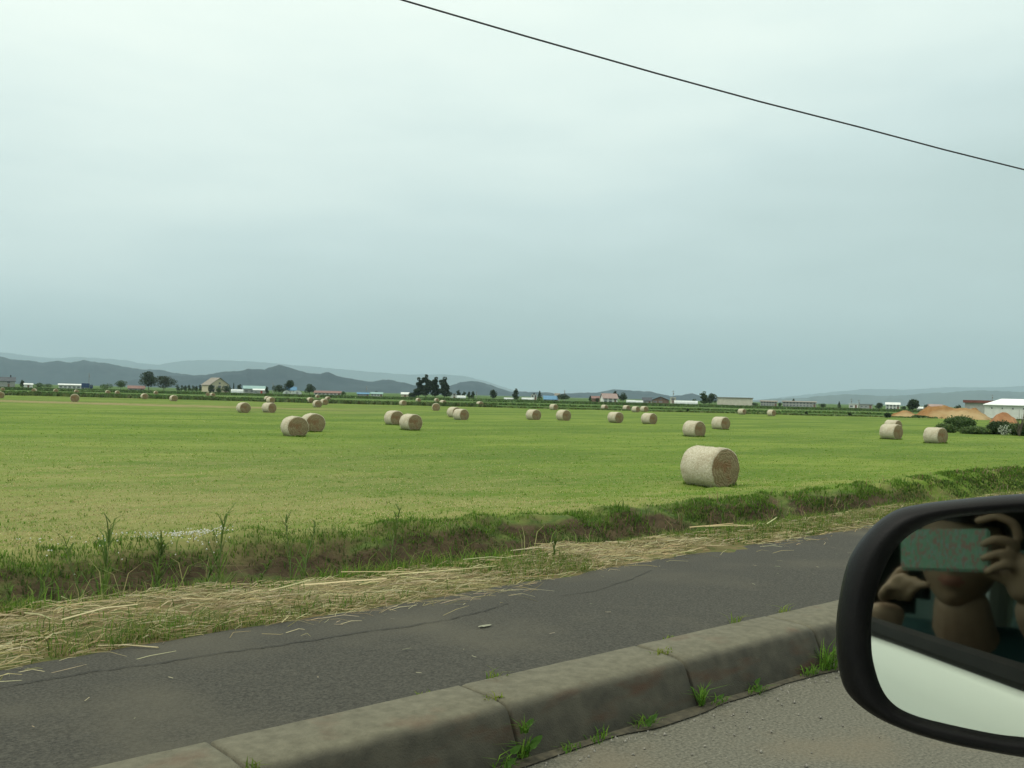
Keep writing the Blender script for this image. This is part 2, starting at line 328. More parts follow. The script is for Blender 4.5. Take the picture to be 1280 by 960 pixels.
# ------------------------------------------------------------------ hills
hill_m = [mat('hill_forest_hazy', (.010, .028, .040), (.024, .046, .054), .004, 1, 6, 0, lo=.35, hi=.65), mat('hill_far_forest', (.03, .05, .04), (.05, .07, .05), .002, 1, 5)]  # nearer hills: blue of the distance haze is put into the forest colour
def hills(name, prof, dist, m, thick=.16, seed=0, rough=.10):
    px = np.array([p[0] for p in prof], float); py = np.array([p[1] for p in prof], float)
    xs_ = np.arange(px[0], px[-1]+.1, 2.5 if dist < 15000 else 5); hh = np.interp(xs_, px, py)
    hh = hh+ (vn(xs_*.23, xs_*0, seed)-.5)*.9
    rows = []; vs_ = np.concatenate([np.linspace(-1, 0, 15), np.linspace(.12, 1, 6)])
    V = np.zeros((len(vs_), len(xs_), 3))
    for j, x in enumerate(xs_):
        d = ray(x, hh[j]); d0 = ray(x, hor(x))
        top = max((d[2]-0*d0[2])/np.hypot(d[0], d[1])*np.hypot(d0[0], d0[1])*dist, 2)+1.4-FZ
        for i, v in enumerate(vs_):
            D = dist*(1+v*thick*(.8 if v < 0 else 1)); p = C0+d0*D
            s = 1-abs(v)**1.25; fold = (fbm(np.array(x*.045+v*.5), np.array(v*2.5+dist*.001), seed)-.5)*2
            s = s*(1+rough*3*fold*min(1, abs(v)*3)) if abs(v) > .01 else s
            V[i, j] = (p[0], p[1], FZ-2+max(0, s)*(top+2) if abs(v) < .999 else FZ-4)
    nI, nJ = len(vs_), len(xs_); i = np.arange(nI*nJ).reshape(nI, nJ)
    Fq = np.stack([i[:-1, :-1], i[:-1, 1:], i[1:, 1:], i[1:, :-1]], -1).reshape(-1, 4)
    o = struct(link(name, np_mesh(name, V.reshape(-1, 3), Fq), m, None, True)); return o
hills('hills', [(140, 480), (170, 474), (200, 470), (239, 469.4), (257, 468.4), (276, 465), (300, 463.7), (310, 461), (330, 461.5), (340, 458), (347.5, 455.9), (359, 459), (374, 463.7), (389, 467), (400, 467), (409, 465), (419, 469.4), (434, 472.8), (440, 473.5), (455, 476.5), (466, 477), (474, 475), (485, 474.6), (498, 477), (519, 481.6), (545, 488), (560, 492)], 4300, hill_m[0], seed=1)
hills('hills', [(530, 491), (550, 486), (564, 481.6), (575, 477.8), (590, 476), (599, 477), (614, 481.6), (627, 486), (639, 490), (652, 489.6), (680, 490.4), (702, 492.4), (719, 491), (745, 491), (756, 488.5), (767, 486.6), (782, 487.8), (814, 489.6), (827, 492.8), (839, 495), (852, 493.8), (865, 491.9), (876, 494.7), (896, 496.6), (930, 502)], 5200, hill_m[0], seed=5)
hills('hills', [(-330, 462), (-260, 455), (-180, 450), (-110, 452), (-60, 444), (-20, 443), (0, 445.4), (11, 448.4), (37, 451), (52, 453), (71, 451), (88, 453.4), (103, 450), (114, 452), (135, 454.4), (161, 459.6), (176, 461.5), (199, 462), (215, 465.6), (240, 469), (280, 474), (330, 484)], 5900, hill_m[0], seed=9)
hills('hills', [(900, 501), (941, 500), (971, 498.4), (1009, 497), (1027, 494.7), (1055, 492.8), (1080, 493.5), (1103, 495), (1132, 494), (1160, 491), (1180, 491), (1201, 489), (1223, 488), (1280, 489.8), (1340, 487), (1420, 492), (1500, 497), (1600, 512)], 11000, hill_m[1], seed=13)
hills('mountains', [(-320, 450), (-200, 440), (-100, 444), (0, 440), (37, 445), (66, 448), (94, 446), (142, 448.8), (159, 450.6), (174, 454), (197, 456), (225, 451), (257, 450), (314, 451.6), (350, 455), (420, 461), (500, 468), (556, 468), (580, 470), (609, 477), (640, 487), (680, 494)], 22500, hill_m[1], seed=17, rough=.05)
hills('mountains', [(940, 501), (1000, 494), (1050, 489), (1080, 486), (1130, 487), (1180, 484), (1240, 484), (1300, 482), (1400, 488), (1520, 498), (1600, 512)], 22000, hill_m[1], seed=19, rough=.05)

# ------------------------------------------------------------------ haze
bm = bmesh.new(); box(bm, -26000, 26000, -26000, 26000, -6, 1150)
hz = bm_obj('haze', bm, None); hz['kind'] = 'stuff'; hz['label'] = 'blue-grey summer haze over the fields and hills'; hz['category'] = 'haze'
hm = bpy.data.materials.new('haze_air'); hm.use_nodes = True; hn = hm.node_tree.nodes; hn.remove(hn['Principled BSDF'])
pv = hn.new('ShaderNodeVolumePrincipled'); pv.inputs['Color'].default_value = (.62, .84, .95, 1); pv.inputs['Density'].default_value = 7.0e-5; pv.inputs['Anisotropy'].default_value = 0
hm.node_tree.links.new(pv.outputs[0], hn['Material Output'].inputs['Volume']); hz.data.materials.append(hm)

# ------------------------------------------------------------------ village, trees and far things
SINK = {}
def vz(x, y): return float(gz(x, y))
def leaves(P, size, col, n_up=.3):
    """one randomly turned quad per point"""
    n = len(P); size = np.broadcast_to(size, (n,))
    a = rng.normal(size=(n, 3)); a[:, 2] *= .7; a /= np.linalg.norm(a, axis=1)[:, None]
    b = rng.normal(size=(n, 3)); b -= (b*a).sum(1)[:, None]*a; b /= np.linalg.norm(b, axis=1)[:, None]
    a = a*size[:, None]; b = b*size[:, None]*.6
    V = np.stack([P-a, P-b*.9, P+a, P+b*.9], 1).reshape(-1, 3); Fq = np.arange(4*n).reshape(n, 4)
    return V, Fq, np.repeat(col, 4, 0)
M_LEAF = leafmat('leaf_foliage', .25); M_BARK = mat('bark', (.07, .055, .04), (.12, .10, .08), 6)
def blob(n, c, r, squash=(1, 1, 1), shell=.45):
    d = rng.normal(size=(n, 3)); d /= np.linalg.norm(d, axis=1)[:, None]
    rad = (shell+(1-shell)*rng.random(n))**.6
    return np.array(c)+d*rad[:, None]*np.array(r)*np.array(squash)
def tree(px, depth, ytop, wpx, kind, label, cat='tree', group=None, cname='tree', base=(.055, .090, .030), dens=1.0, ybase=None):
    x, y = at(px, depth); z = vz(x, y)-.05; mpp = depth/F
    if ybase is None: H = (hor(px)-ytop)*mpp+(1.4-z)
    else: H = (ybase-ytop)*mpp
    Wd = wpx*mpp; root = empty(cname, (x, y, z), rng.random()*6.28); tag(root, label, cat, group)
    P = []; base = np.array(base)
    leaf = np.clip(.026*H+.10, .05, .50)*(1 if depth > 150 else .55)
    if kind == 'conifer':
        tb = .06*H; n = int(900*dens)
        t = rng.random(n)**.75; rad = (1-t)*Wd/2*(.75+.25*np.sin(t*34+rng.random()*6)); ang = rng.random(n)*6.283
        rr = rad*np.sqrt(.35+.65*rng.random(n)); P.append(np.stack([np.cos(ang)*rr, np.sin(ang)*rr, tb+t*(H-tb)-.1*rr], 1)); top = H*.97
    elif kind == 'tall':
        k = 6 if Wd > 5 else 4
        for i in range(k):
            c = (rng.normal(0, Wd*.13), rng.normal(0, Wd*.13), H*(.18+.68*(i+.5)/k)); P.append(blob(int(420*dens), c, Wd*.39*(1.15-.45*i/k), (1, 1, 1.0*H/Wd/k*1.7), .3))
        P.append(blob(int(110*dens), (rng.normal(0, Wd*.06), 0, H*.93), Wd*.17, (1, 1, 1.3))); top = H*.9
    elif kind == 'bush':
        k = max(5, int(7*dens))
        for i in range(k):
            a = rng.random()*6.28; r = Wd*.30*rng.random()**.5; c = (r*math.cos(a)*1.15, r*math.sin(a), H*(.30+.32*rng.random()*(1-r/Wd))); P.append(blob(int(240*dens), c, (Wd*.26, Wd*.26, H*.34), (1, 1, 1), .5))
        top = H*.5
    else:
        k = 8
        for i in range(k):
            a = i*2.4+rng.random(); r = Wd*.28*(rng.random()**.5); tz = .34+.40*rng.random()
            c = (r*math.cos(a), r*math.sin(a), H*tz); P.append(blob(int(190*dens), c, (Wd*.31, Wd*.31, H*.24), (1, 1, 1), .35))
        P.append(blob(int(190*dens), (0, 0, H*.80), (Wd*.24, Wd*.24, H*.18))); top = H*.75
    P = np.concatenate(P)
    if depth < 150:
        k_ = rng.random(len(P)) < .12; P[k_] = P[k_]*(1+.16*rng.random((k_.sum(), 1))); P = P+rng.normal(0, .06, P.shape)
    P[:, 2] = np.clip(P[:, 2], .08*H*(kind not in ('bush',)), H)
    n = len(P); clump = (.65+.7*fbm(P[:, 0]*2.2/max(Wd*.25, .3), P[:, 2]*2.2/max(Wd*.25, .3), int(px)))
    colr = base[None]*clump[:, None]*(1+.25*rng.normal(size=(n, 1)))*(1+rng.normal(size=(n, 3))*np.array([.12, .05, .1])); colr = np.clip(colr, .008, .3)
    V, Fq, c = leaves(P, leaf*(.45+.9*rng.random(n)), colr)
    link('crown', np_mesh('crown', V, Fq, c), M_LEAF, root)
    bm = bmesh.new(); r0 = max(.05, H*.02)
    tube(bm, [(0, 0, -.3), (r0*.4, 0, top*.35), (0, r0*.5, top*.7), (0, 0, top)], [r0, r0*.75, r0*.45, r0*.12], 7)
    if kind not in ('conifer',):
        for i in range(5):
            a = i*2.4+px; z0 = top*(.3+.12*i); rr = Wd*.27
            tube(bm, [(0, 0, z0), (rr*.5*math.cos(a), rr*.5*math.sin(a), z0+top*.12), (rr*math.cos(a), rr*math.sin(a), z0+top*.2)], [r0*.45, r0*.3, r0*.08], 5)
    bm_obj('trunk', bm, M_BARK, root); return root

M_WIN = mat('window_glass_dark', (.10, .11, .12), (.15, .16, .17), 1, .3, spec=.4)
M = dict(cream=mat('cream_wall', (.46, .42, .29), (.52, .48, .34), 2, bump=.01), white=mat('white_wall', (.60, .61, .56), (.68, .69, .64), 1.5), grey=mat('grey_wall', (.30, .31, .29), (.38, .38, .35), 1.5),
         beige=mat('beige_wall', (.50, .47, .38), (.58, .55, .45), .6), brownroof=mat('grey_brown_roof', (.20, .185, .155), (.28, .25, .21), 1.2), darkroof=mat('dark_roof', (.06, .07, .08), (.10, .11, .12), 1.5), bluewall=mat('blue_roof', (.10, .22, .34), (.14, .27, .40), 1),
         tealroof=mat('teal_roof', (.22, .34, .33), (.28, .40, .38), .8), redroof=mat('faded_red_roof', (.20, .12, .105), (.25, .16, .14), .8), pinkroof=mat('pinkish_roof', (.30, .22, .20), (.34, .26, .235), 1), whiteroof=mat('white_sheet_roof', (.58, .60, .57), (.66, .68, .65), .4, .5), red=mat('red_door', (.35, .05, .03), (.45, .08, .05), 2),
         brown=mat('brown_wall', (.16, .10, .07), (.22, .14, .10), 1), film=mat('greenhouse_film', (.46, .50, .48), (.58, .61, .59), 1.2, .35), navy=mat('navy_paint', (.03, .06, .14), (.05, .08, .17), 1), metal=mat('grey_metal', (.25, .26, .26), (.33, .34, .34), 3, .5), concrete=mat('pole_concrete', (.22, .22, .20), (.32, .31, .29), 4), redtrim=mat('dark_red_trim', (.16, .06, .05), (.20, .08, .065), 1))
def house(px0, px1, ytop, depth, wall, roof, label, cat='house', name='house', eave=.6, style='gable_side', rot=0, windows=(2, 2), base_y=None, dratio=.7, door=True, group=None, chimney=False):
    px = (px0+px1)/2; x, y = at(px, depth); z = vz(x, y)-.05; mpp = depth/F
    H = (hor(px)-ytop)*mpp+1.4-z; Wd = (px1-px0)*mpp; D = max(Wd*dratio, 4) if Wd < 30 else 12
    ang = math.atan2(y, x)-math.pi/2+rot   # front faces back towards the road
    root = empty(name, (x, y, z), ang); tag(root, label, cat, group)
    he = H*eave; bm = bmesh.new(); ov = min(.5, Wd*.05)
    hw = Wd/2-ov; hd = D/2-ov
    def prism_pts(axis):
        return
    if style == 'gable_front':   # gable end faces the viewer
        vs = [bm.verts.new(v) for v in ((-hw, -hd, -.4), (hw, -hd, -.4), (hw, -hd, he), (0, -hd, H-.15), (-hw, -hd, he), (-hw, hd, -.4), (hw, hd, -.4), (hw, hd, he), (0, hd, H-.15), (-hw, hd, he))]
        for f in ((0, 1, 2, 3, 4), (9, 8, 7, 6, 5), (0, 4, 9, 5), (1, 6, 7, 2)): bm.faces.new([vs[i] for i in f])
    elif style == 'gable_side':
        vs = [bm.verts.new(v) for v in ((-hw, -hd, -.4), (-hw, hd, -.4), (-hw, hd, he), (-hw, 0, H-.15), (-hw, -hd, he), (hw, -hd, -.4), (hw, hd, -.4), (hw, hd, he), (hw, 0, H-.15), (hw, -hd, he))]
        for f in ((0, 1, 2, 3, 4), (9, 8, 7, 6, 5), (0, 4, 9, 5), (1, 6, 7, 2)): bm.faces.new([vs[i] for i in f])
    else: box(bm, -hw, hw, -hd, hd, -.4, he)
    bm_obj('wall', bm, M[wall], root)
    bm = bmesh.new(); t = .16; W2 = Wd/2; D2 = D/2
    def slab(a, b, c, d):   # quad with thickness up
        lo = [bm.verts.new(v) for v in (a, b, c, d)]; hi = [bm.verts.new((v[0], v[1], v[2]+t)) for v in (a, b, c, d)]
        bm.faces.new(lo[::-1]); bm.faces.new(hi)
        for i in range(4): j = (i+1) % 4; bm.faces.new((lo[i], lo[j], hi[j], hi[i]))
    dz = (H-.15-he)
    if style == 'gable_front':
        k = ov/hw*dz; slab((-W2, -D2, he-k+.01), (0, -D2, H-.14), (0, D2, H-.14), (-W2, D2, he-k+.01)); slab((0, -D2, H-.14), (W2, -D2, he-k+.01), (W2, D2, he-k+.01), (0, D2, H-.14))
    elif style == 'gable_side':
        k = ov/hd*dz; slab((-W2, -D2, he-k+.01), (W2, -D2, he-k+.01), (W2, 0, H-.14), (-W2, 0, H-.14)); slab((-W2, 0, H-.14), (W2, 0, H-.14), (W2, D2, he-k+.01), (-W2, D2, he-k+.01))
    elif style == 'hip':
        r = min(W2*.6, D2); v = [bm.verts.new(q) for q in ((-W2, -D2, he), (W2, -D2, he), (W2, D2, he), (-W2, D2, he), (-W2+r, 0, H), (W2-r, 0, H), (-W2, -D2, he-.15), (W2, -D2, he-.15), (W2, D2, he-.15), (-W2, D2, he-.15))]
        for f in ((0, 1, 5, 4), (1, 2, 5), (2, 3, 4, 5), (3, 0, 4), (6, 7, 1, 0), (7, 8, 2, 1), (8, 9, 3, 2), (9, 6, 0, 3), (9, 8, 7, 6)): bm.faces.new([v[i] for i in f])
    else: box(bm, -W2, W2, -D2, D2, he+.003, H)
    rf = bm_obj('roof', bm, M[roof], root)
    if chimney: bm = bmesh.new(); box(bm, W2*.55, W2*.55+.7, -.35, .35, H*.7, H+1.2); bm_obj('chimney', bm, M['darkroof'], rf)
    nwx, nst = windows
    for s in range(nst):
        for i in range(nwx):
            if s == 0 and door and i == nwx-1: continue
            cx = -hw+(i+.5)*2*hw/nwx; cz = he*(.28+.5*s) if nst > 1 else he*.5
            ww = min(.85, hw/nwx*.55); wh = min(.6, he*.16)
            bm = bmesh.new(); box(bm, cx-ww-.08, cx+ww+.08, -hd-.06, -hd-.003, cz-wh-.08, cz+wh+.08); wo = bm_obj('window', bm, M['white'] if wall != 'white' else M['metal'], root)
            bm = bmesh.new(); box(bm, cx-ww, cx+ww, -hd-.08, -hd-.061, cz-wh, cz+wh); bm_obj('pane', bm, M_WIN, wo)
    if style == 'gable_front' and nwx:
        bm = bmesh.new(); box(bm, -.55, .55, -hd-.06, -hd-.003, he+dz*.1, he+dz*.1+1.0); bm_obj('window', bm, M_WIN, root)
    if door:
        cx = hw-(hw/max(nwx, 1)); bm = bmesh.new(); box(bm, cx-.5, cx+.5, -hd-.05, -hd-.003, -.1, min(2.1, he*.85)); bm_obj('door', bm, M['red'] if name == 'shed' and eave == .72 else M['brown'], root)
    return root
def greenhouse(px0, px1, ytop, depth, label, name='greenhouse', rot=0, end=False, group=None):
    px = (px0+px1)/2; x, y = at(px, depth); z = vz(x, y)-.05; mpp = depth/F; H = (hor(px)-ytop)*mpp+1.4-z; Wd = (px1-px0)*mpp
    root = empty(name, (x, y, z), math.atan2(y, x)-math.pi/2+rot); tag(root, label, 'greenhouse', group)
    Lx = Wd if not end else 14; r = H*1.05 if not end else Wd/2
    bm = bmesh.new(); ns = 14; nl = max(6, int(Lx/2.0)); rows = []
    for j in range(nl+1):
        row = []
        for k in range(ns+1):
            a = math.pi*k/ns; yy = -math.cos(a)*r; zz = (math.sin(a)**.75)*H; s = 1-.012*(j % 2)
            p = (-Lx/2+Lx*j/nl, yy*s, zz*s) if not end else (yy*s, -Lx/2+Lx*j/nl, zz*s); row.append(bm.verts.new(p))
        rows.append(row)
    for a, b in zip(rows[:-1], rows[1:]):
        for k in range(ns): bm.faces.new((a[k], b[k], b[k+1], a[k+1]))
    bm_obj('film_cover', bm, M['film'], root, True)
    for row in (0, -1):
        bm = bmesh.new(); q = -Lx/2+.02 if row == 0 else Lx/2-.02; pts = []
        for k in range(ns+1):
            a = math.pi*k/ns; yy = -math.cos(a)*r*.985; zz = (math.sin(a)**.75)*H*.985; pts.append(bm.verts.new((q, yy, zz) if not end else (yy, q, zz)))
        bm.faces.new(pts); bm_obj('end_wall', bm, M['film'], root)
    bm = bmesh.new()
    if end: box(bm, -.5, .5, -Lx/2-.05, -Lx/2+.01, 0, min(1.9, H*.7))
    else: box(bm, -Lx/2-.05, -Lx/2+.01, -.5, .5, 0, min(1.9, H*.7))
    bm_obj('door', bm, M['metal'], root); return root
def pole(px, depth, ytop, label, wires=None):
    x, y = at(px, depth); z = vz(x, y); H = (hor(px)-ytop)*depth/F+1.4-z
    root = empty('utility_pole', (x, y, z), math.atan2(y, x)-math.pi/2); tag(root, label, 'utility pole', 'utility poles of the village')
    bm = bmesh.new(); tube(bm, [(0, 0, -.5), (0, 0, H)], [.17, .11], 8); bm_obj('post', bm, M['concrete'], root)
    bm = bmesh.new(); box(bm, -.9, .9, -.16, -.06, H-.7, H-.58); bm_obj('crossarm', bm, M['metal'], root)
    bm = bmesh.new(); tube(bm, [(.32, -.1, H-2.3), (.32, -.1, H-1.5)], .22, 8); bm_obj('transformer', bm, M['metal'], root)

DG = (.040, .066, .026); MG = (.060, .100, .030); LG = (.075, .125, .035)
# left group
house(-12, 18, 471, 560, 'grey', 'darkroof', 'grey house with dark roof and chimney at the far left edge of the photo', eave=.6, chimney=True)
tree(28, 550, 475, 7, 'tall', 'small dark tree beside the grey house at the far left', base=DG, dens=.6)
house(30, 41, 479, 545, 'white', 'whiteroof', 'little white sloping shed right of the small dark tree at far left', 'shed', 'shed', windows=(1, 1), eave=.7)
tree(47, 560, 477, 14, 'bush', 'low rounded shrub between the white shed and the long pale building', 'shrub', None, 'shrub', MG, .8)
tree(60, 575, 478.5, 14, 'bush', 'paler low shrub just left of the long pale building', 'shrub', None, 'shrub', LG, .8)
house(74, 106, 479.8, 560, 'white', 'whiteroof', 'long low pale building left of the blue truck', 'farm building', 'farm_building', windows=(6, 1), eave=.72)
pole(111, 555, 466, 'utility pole rising behind the navy truck at the left')
# navy truck
def truck(px, depth, label):
    x, y = at(px, depth); z = vz(x, y); root = empty('truck', (x, y, z), math.atan2(y, x)-math.pi/2); tag(root, label, 'truck')
    bm = bmesh.new(); box(bm, -3.0, 1.2, -1.1, 1.1, .9, 3.3, .05); bm_obj('cargo_box', bm, M['navy'], root)
    bm = bmesh.new(); box(bm, 1.35, 3.0, -1.05, 1.05, .6, 2.6, .18); cb = bm_obj('cab', bm, M['navy'], root)
    bm = bmesh.new(); box(bm, 1.7, 2.8, -1.07, -1.052, 1.6, 2.3); bm_obj('window', bm, M_WIN, cb)
    bm = bmesh.new(); box(bm, -3.0, 2.9, -.5, .5, .5, .88); bm_obj('chassis', bm, M['metal'], root)
    for xx in (-2.1, 2.1):
        for s in (-1, 1):
            bm = bmesh.new(); tube(bm, [(xx, s*.75, .45), (xx, s*1.05, .45)], .45, 16); bm_obj('wheel', bm, M['darkroof'], root)
truck(109, 550, 'navy blue truck parked by the long pale building')
tree(134, 570, 478, 17, 'bush', 'pale bushy shrub left of the round tree', 'shrub', None, 'shrub', LG, .9)
tree(151, 555, 475, 15, 'round', 'round green tree left of the faded red roof', base=MG)
house(160, 181, 482, 550, 'grey', 'redroof', 'low shed with faded red roof left of the big dark trees', 'shed', 'shed', windows=(3, 1), eave=.45)
tree(186, 555, 463.5, 22, 'round', 'tall left one of the two big dark trees at the left', base=DG, dens=1.4)
tree(205, 550, 469, 29, 'round', 'broad right one of the two big dark trees at the left', base=(.044, .062, .028), dens=1.5)
HL = ['first', 'second', 'third', 'fourth', 'fifth', 'sixth', 'seventh']
for i, p in enumerate((222, 227, 232, 236.5, 241, 245.5, 250)):
    tree(p, 575+i, 481.0+.6*(i % 3)-(.5 if i == 2 else 0), 5.6, 'tall', HL[i]+' small dark tree from the left in the row before the cream house', base=DG, dens=.35, group='row of small dark trees left of the cream house')
house(255.5, 283, 472, 540, 'cream', 'brownroof', 'two storey cream house with steep grey brown gable roof', eave=.52, style='gable_front', windows=(3, 2), rot=.45, dratio=.9)
tree(264, 525, 479, 8, 'bush', 'dark shrub in front of the left side of the cream house', 'shrub', None, 'shrub', DG, .9)
tree(273, 522, 482, 11, 'bush', 'low shrub before the door of the cream house', 'shrub', None, 'shrub', MG, .8)
tree(284, 525, 480.5, 12, 'bush', 'broad shrub at the right corner of the cream house', 'shrub', None, 'shrub', DG, .9)
tree(292, 540, 479, 3.6, 'conifer', 'very slim dark conifer right of the cream house', base=DG, dens=.5)
tree(300, 545, 480.5, 7, 'tall', 'small dark tree between slim conifer and teal roofed barn', base=DG, dens=.6)
greenhouse(289, 304, 486.5, 515, 'white film tunnel in front of the teal roofed barn')
house(304, 333, 482.3, 545, 'grey', 'tealroof', 'wide grey barn with pale teal roof right of the cream house', 'barn', 'barn', windows=(4, 1), eave=.62)
house(316, 331, 486, 512, 'grey', 'whiteroof', 'small shed with white roof and red door before the barn', 'shed', 'shed', windows=(2, 1), eave=.72)
tree(333, 530, 483, 5, 'tall', 'tiny dark tree at the right end of the barn', base=DG, dens=.5)
pole(341, 560, 478.5, 'utility pole between the barn and the blue roofed house')
tree(349, 525, 480.5, 17, 'round', 'round dark tree right of the barn', base=DG, dens=1.2)
tree(361.5, 530, 474.5, 13, 'round', 'taller leaning dark tree by the blue roof', base=DG)
house(358, 371, 483.5, 560, 'white', 'bluewall', 'small house with bright blue roof behind dark trees', windows=(2, 1), eave=.55)
greenhouse(353.5, 363, 488, 508, 'left one of two small white tunnels under the blue roof', end=True)
greenhouse(365.5, 377.5, 488, 510, 'right one of two small white tunnels under the blue roof', end=True)
tree(387, 525, 479.3, 14, 'round', 'round dark tree left of the long red roof', base=DG, dens=1.2)
house(392, 427, 488.5, 560, 'white', 'redroof', 'long low building with faded red roof', 'farm building', 'farm_building', windows=(7, 1), eave=.55, dratio=.3)
tree(429, 560, 488.5, 7, 'bush', 'small shrub at the right end of the long red roof', 'shrub', None, 'shrub', MG, .6)
house(446, 462, 490.6, 570, 'grey', 'bluewall', 'long low grey building with blue grey roof, left of two', 'farm building', 'farm_building', windows=(4, 1), eave=.6, dratio=.4)
house(463, 479, 490.2, 575, 'white', 'tealroof', 'long low pale building right of the blue grey roof', 'farm building', 'farm_building', windows=(4, 1), eave=.6, dratio=.4)
tree(472, 600, 487.5, 7, 'bush', 'small dark tree crown above the low pale building', 'shrub', None, 'shrub', DG, .6)
pole(458, 580, 482, 'thin utility pole above the two long low buildings')
house(501, 512, 490.3, 530, 'cream', 'whiteroof', 'small cream house with white roof left of the tall dark grove', windows=(1, 1), eave=.6)
tree(516, 515, 489, 12, 'bush', 'dense low hedge at the left foot of the tall dark grove', 'hedge', None, 'hedge', DG, 1.2)
for p, w, yt, lb in ((523.5, 12, 472, 'leftmost and thinnest'), (532.5, 13, 468.3, 'tallest, second from the left,'), (544, 13, 471.5, 'third from the left'), (555.5, 16, 471.5, 'broad rightmost')):
    tree(p, 500+rng.random()*12, yt, w, 'tall', lb+' tree of the tall dark grove', base=(.033, .055, .026), dens=1.3, group='tall dark grove of four trees')
house(563, 573, 491, 540, 'white', 'brownroof', 'white gabled house just right of the tall dark grove', style='gable_front', windows=(1, 1), eave=.45)
greenhouse(571, 582.5, 494.4, 500, 'small white curved tunnel right of the tall dark grove')
for p, w, yt, lb in ((573.5, 7, 487.5, 'taller leftmost'), (580, 6, 489.5, 'second'), (586, 5, 489.5, 'third'), (591.5, 6, 489.2, 'rightmost')):
    tree(p, 545, yt, w, 'tall', lb+' small dark tree right of the tall grove', base=DG, dens=.5, group='small dark trees right of the tall grove')
pole(595.5, 570, 489, 'short pole between small dark trees and lone round tree')
tree(616.5, 520, 486.6, 9.5, 'round', 'small lone round tree in the middle of the horizon', base=DG)
tree(645, 520, 486, 9.5, 'tall', 'narrow dark tree left of the small white house', base=DG, dens=.9)
greenhouse(630, 642, 497, 520, 'low white tunnel left of the narrow dark tree')
greenhouse(652, 667, 497, 512, 'low white tunnel under the small white house')
house(663.5, 671.5, 490.8, 560, 'white', 'darkroof', 'small white house left of the pointed conifer', windows=(2, 2), eave=.7, style='gable_front')
tree(674.5, 505, 488.6, 12.5, 'conifer', 'dark pointed conifer left of the blue roof', base=DG)
house(679, 697.5, 494.6, 520, 'grey', 'bluewall', 'low wide house with blue roof right of the conifer', windows=(4, 1), eave=.35)
tree(705, 515, 492, 17, 'round', 'wide dark tree clump right of the low blue roof', base=DG, dens=1.3)
pole(705.5, 560, 487.5, 'utility pole above the wide dark tree clump')
house(693, 700, 491.5, 590, 'grey', 'brownroof', 'small grey house behind the blue roof', windows=(1, 1))
tree(738, 540, 495, 4, 'tall', 'tiny dark tree left of the brown shed', base=DG, dens=.4)
house(739, 750, 495, 560, 'brown', 'redroof', 'brown shed left of the house with pinkish roof', 'shed', 'shed', windows=(1, 1), eave=.6)
tree(746.5, 535, 496, 5, 'bush', 'small bush before the brown shed', 'shrub', None, 'shrub', DG, .6)
house(751, 771.5, 491.8, 530, 'white', 'pinkroof', 'white house with long pinkish sloping roof', windows=(3, 2), eave=.5, rot=.3)
tree(769, 555, 489, 8, 'tall', 'taller dark tree behind the right end of the pinkish roof', base=DG)
tree(779, 545, 490.3, 12, 'round', 'round dark tree right of the pinkish roof', base=DG)
greenhouse(783, 794, 500, 525, 'low white tunnel below the round tree beside the pinkish roof')
greenhouse(794, 804, 500.6, 510, 'small low white tunnel left of the dark roofed houses')
house(802.5, 815.5, 496.8, 560, 'grey', 'darkroof', 'small grey house with dark roof, left of the larger dark roof', windows=(2, 1), eave=.45)
house(814.5, 837, 495.5, 545, 'brown', 'darkroof', 'wide brown house with dark gable roof', windows=(3, 1), eave=.5, style='gable_front')
pole(841.3, 540, 488, 'utility pole rising above the beige box building')
house(837.5, 845, 496.8, 560, 'beige', 'beige', 'beige box building at the foot of the utility pole', 'building', 'building', style='flat', eave=.92, windows=(1, 2))
greenhouse(843, 872, 500.8, 505, 'long white tunnel left of the leafy tree clump')
tree(868, 560, 497, 6, 'bush', 'small shrub above the right end of the long white tunnel', 'shrub', None, 'shrub', MG, .6)
tree(880, 515, 489.6, 12, 'tall', 'left tree of the leafy clump beside the beige warehouse', base=MG, dens=1.0)
tree(889, 510, 491, 14, 'round', 'right tree of the leafy clump beside the beige warehouse', base=DG, dens=1.2)
house(896, 941, 496.8, 560, 'beige', 'brownroof', 'large flat roofed beige warehouse', 'warehouse', 'warehouse', style='flat', eave=.93, windows=(0, 1), door=False)
tree(944, 530, 502.5, 8, 'bush', 'dark shrub at the right corner of the beige warehouse', 'shrub', None, 'shrub', DG, .7)
house(950, 972, 500.6, 575, 'grey', 'brownroof', 'shorter grey apartment row right of the beige warehouse', 'building', 'building', windows=(6, 2), eave=.82, dratio=.4)
tree(975.5, 560, 502, 6, 'bush', 'dark shrub between the two grey apartment rows', 'shrub', None, 'shrub', DG, .6)
house(978, 1020, 501.3, 580, 'grey', 'brownroof', 'longer grey apartment row right of the beige warehouse', 'building', 'building', windows=(10, 2), eave=.82)
tree(992, 620, 498.5, 4.5, 'tall', 'tiny tree top above the longer grey apartment row', base=DG, dens=.5)
tree(1027, 545, 503, 11, 'bush', 'dark shrub at the right end of the longer apartment row', 'shrub', None, 'shrub', DG, .8)
tree(1049, 535, 501.8, 7.5, 'conifer', 'small lone pointed tree right of the apartment rows', base=DG, dens=.9)
house(1061, 1073, 504.5, 540, 'white', 'whiteroof', 'small white building right of the lone pointed tree', 'building', 'building', windows=(2, 1), style='flat', eave=.88)
pole(1073.5, 545, 499.5, 'utility pole beside the small white building at right')
house(1074, 1091, 505, 530, 'grey', 'metal' if 'metal' in M else 'grey', 'low grey building left of the dark shrub at right', 'building', 'building', windows=(3, 1), style='flat', eave=.9)
tree(1099, 480, 503, 11, 'round', 'dark rounded tree left of the white farmhouse at right', base=DG)
house(1107, 1125, 503, 500, 'white', 'whiteroof', 'white farmhouse left of the big dark tree at right', windows=(4, 2), eave=.7)
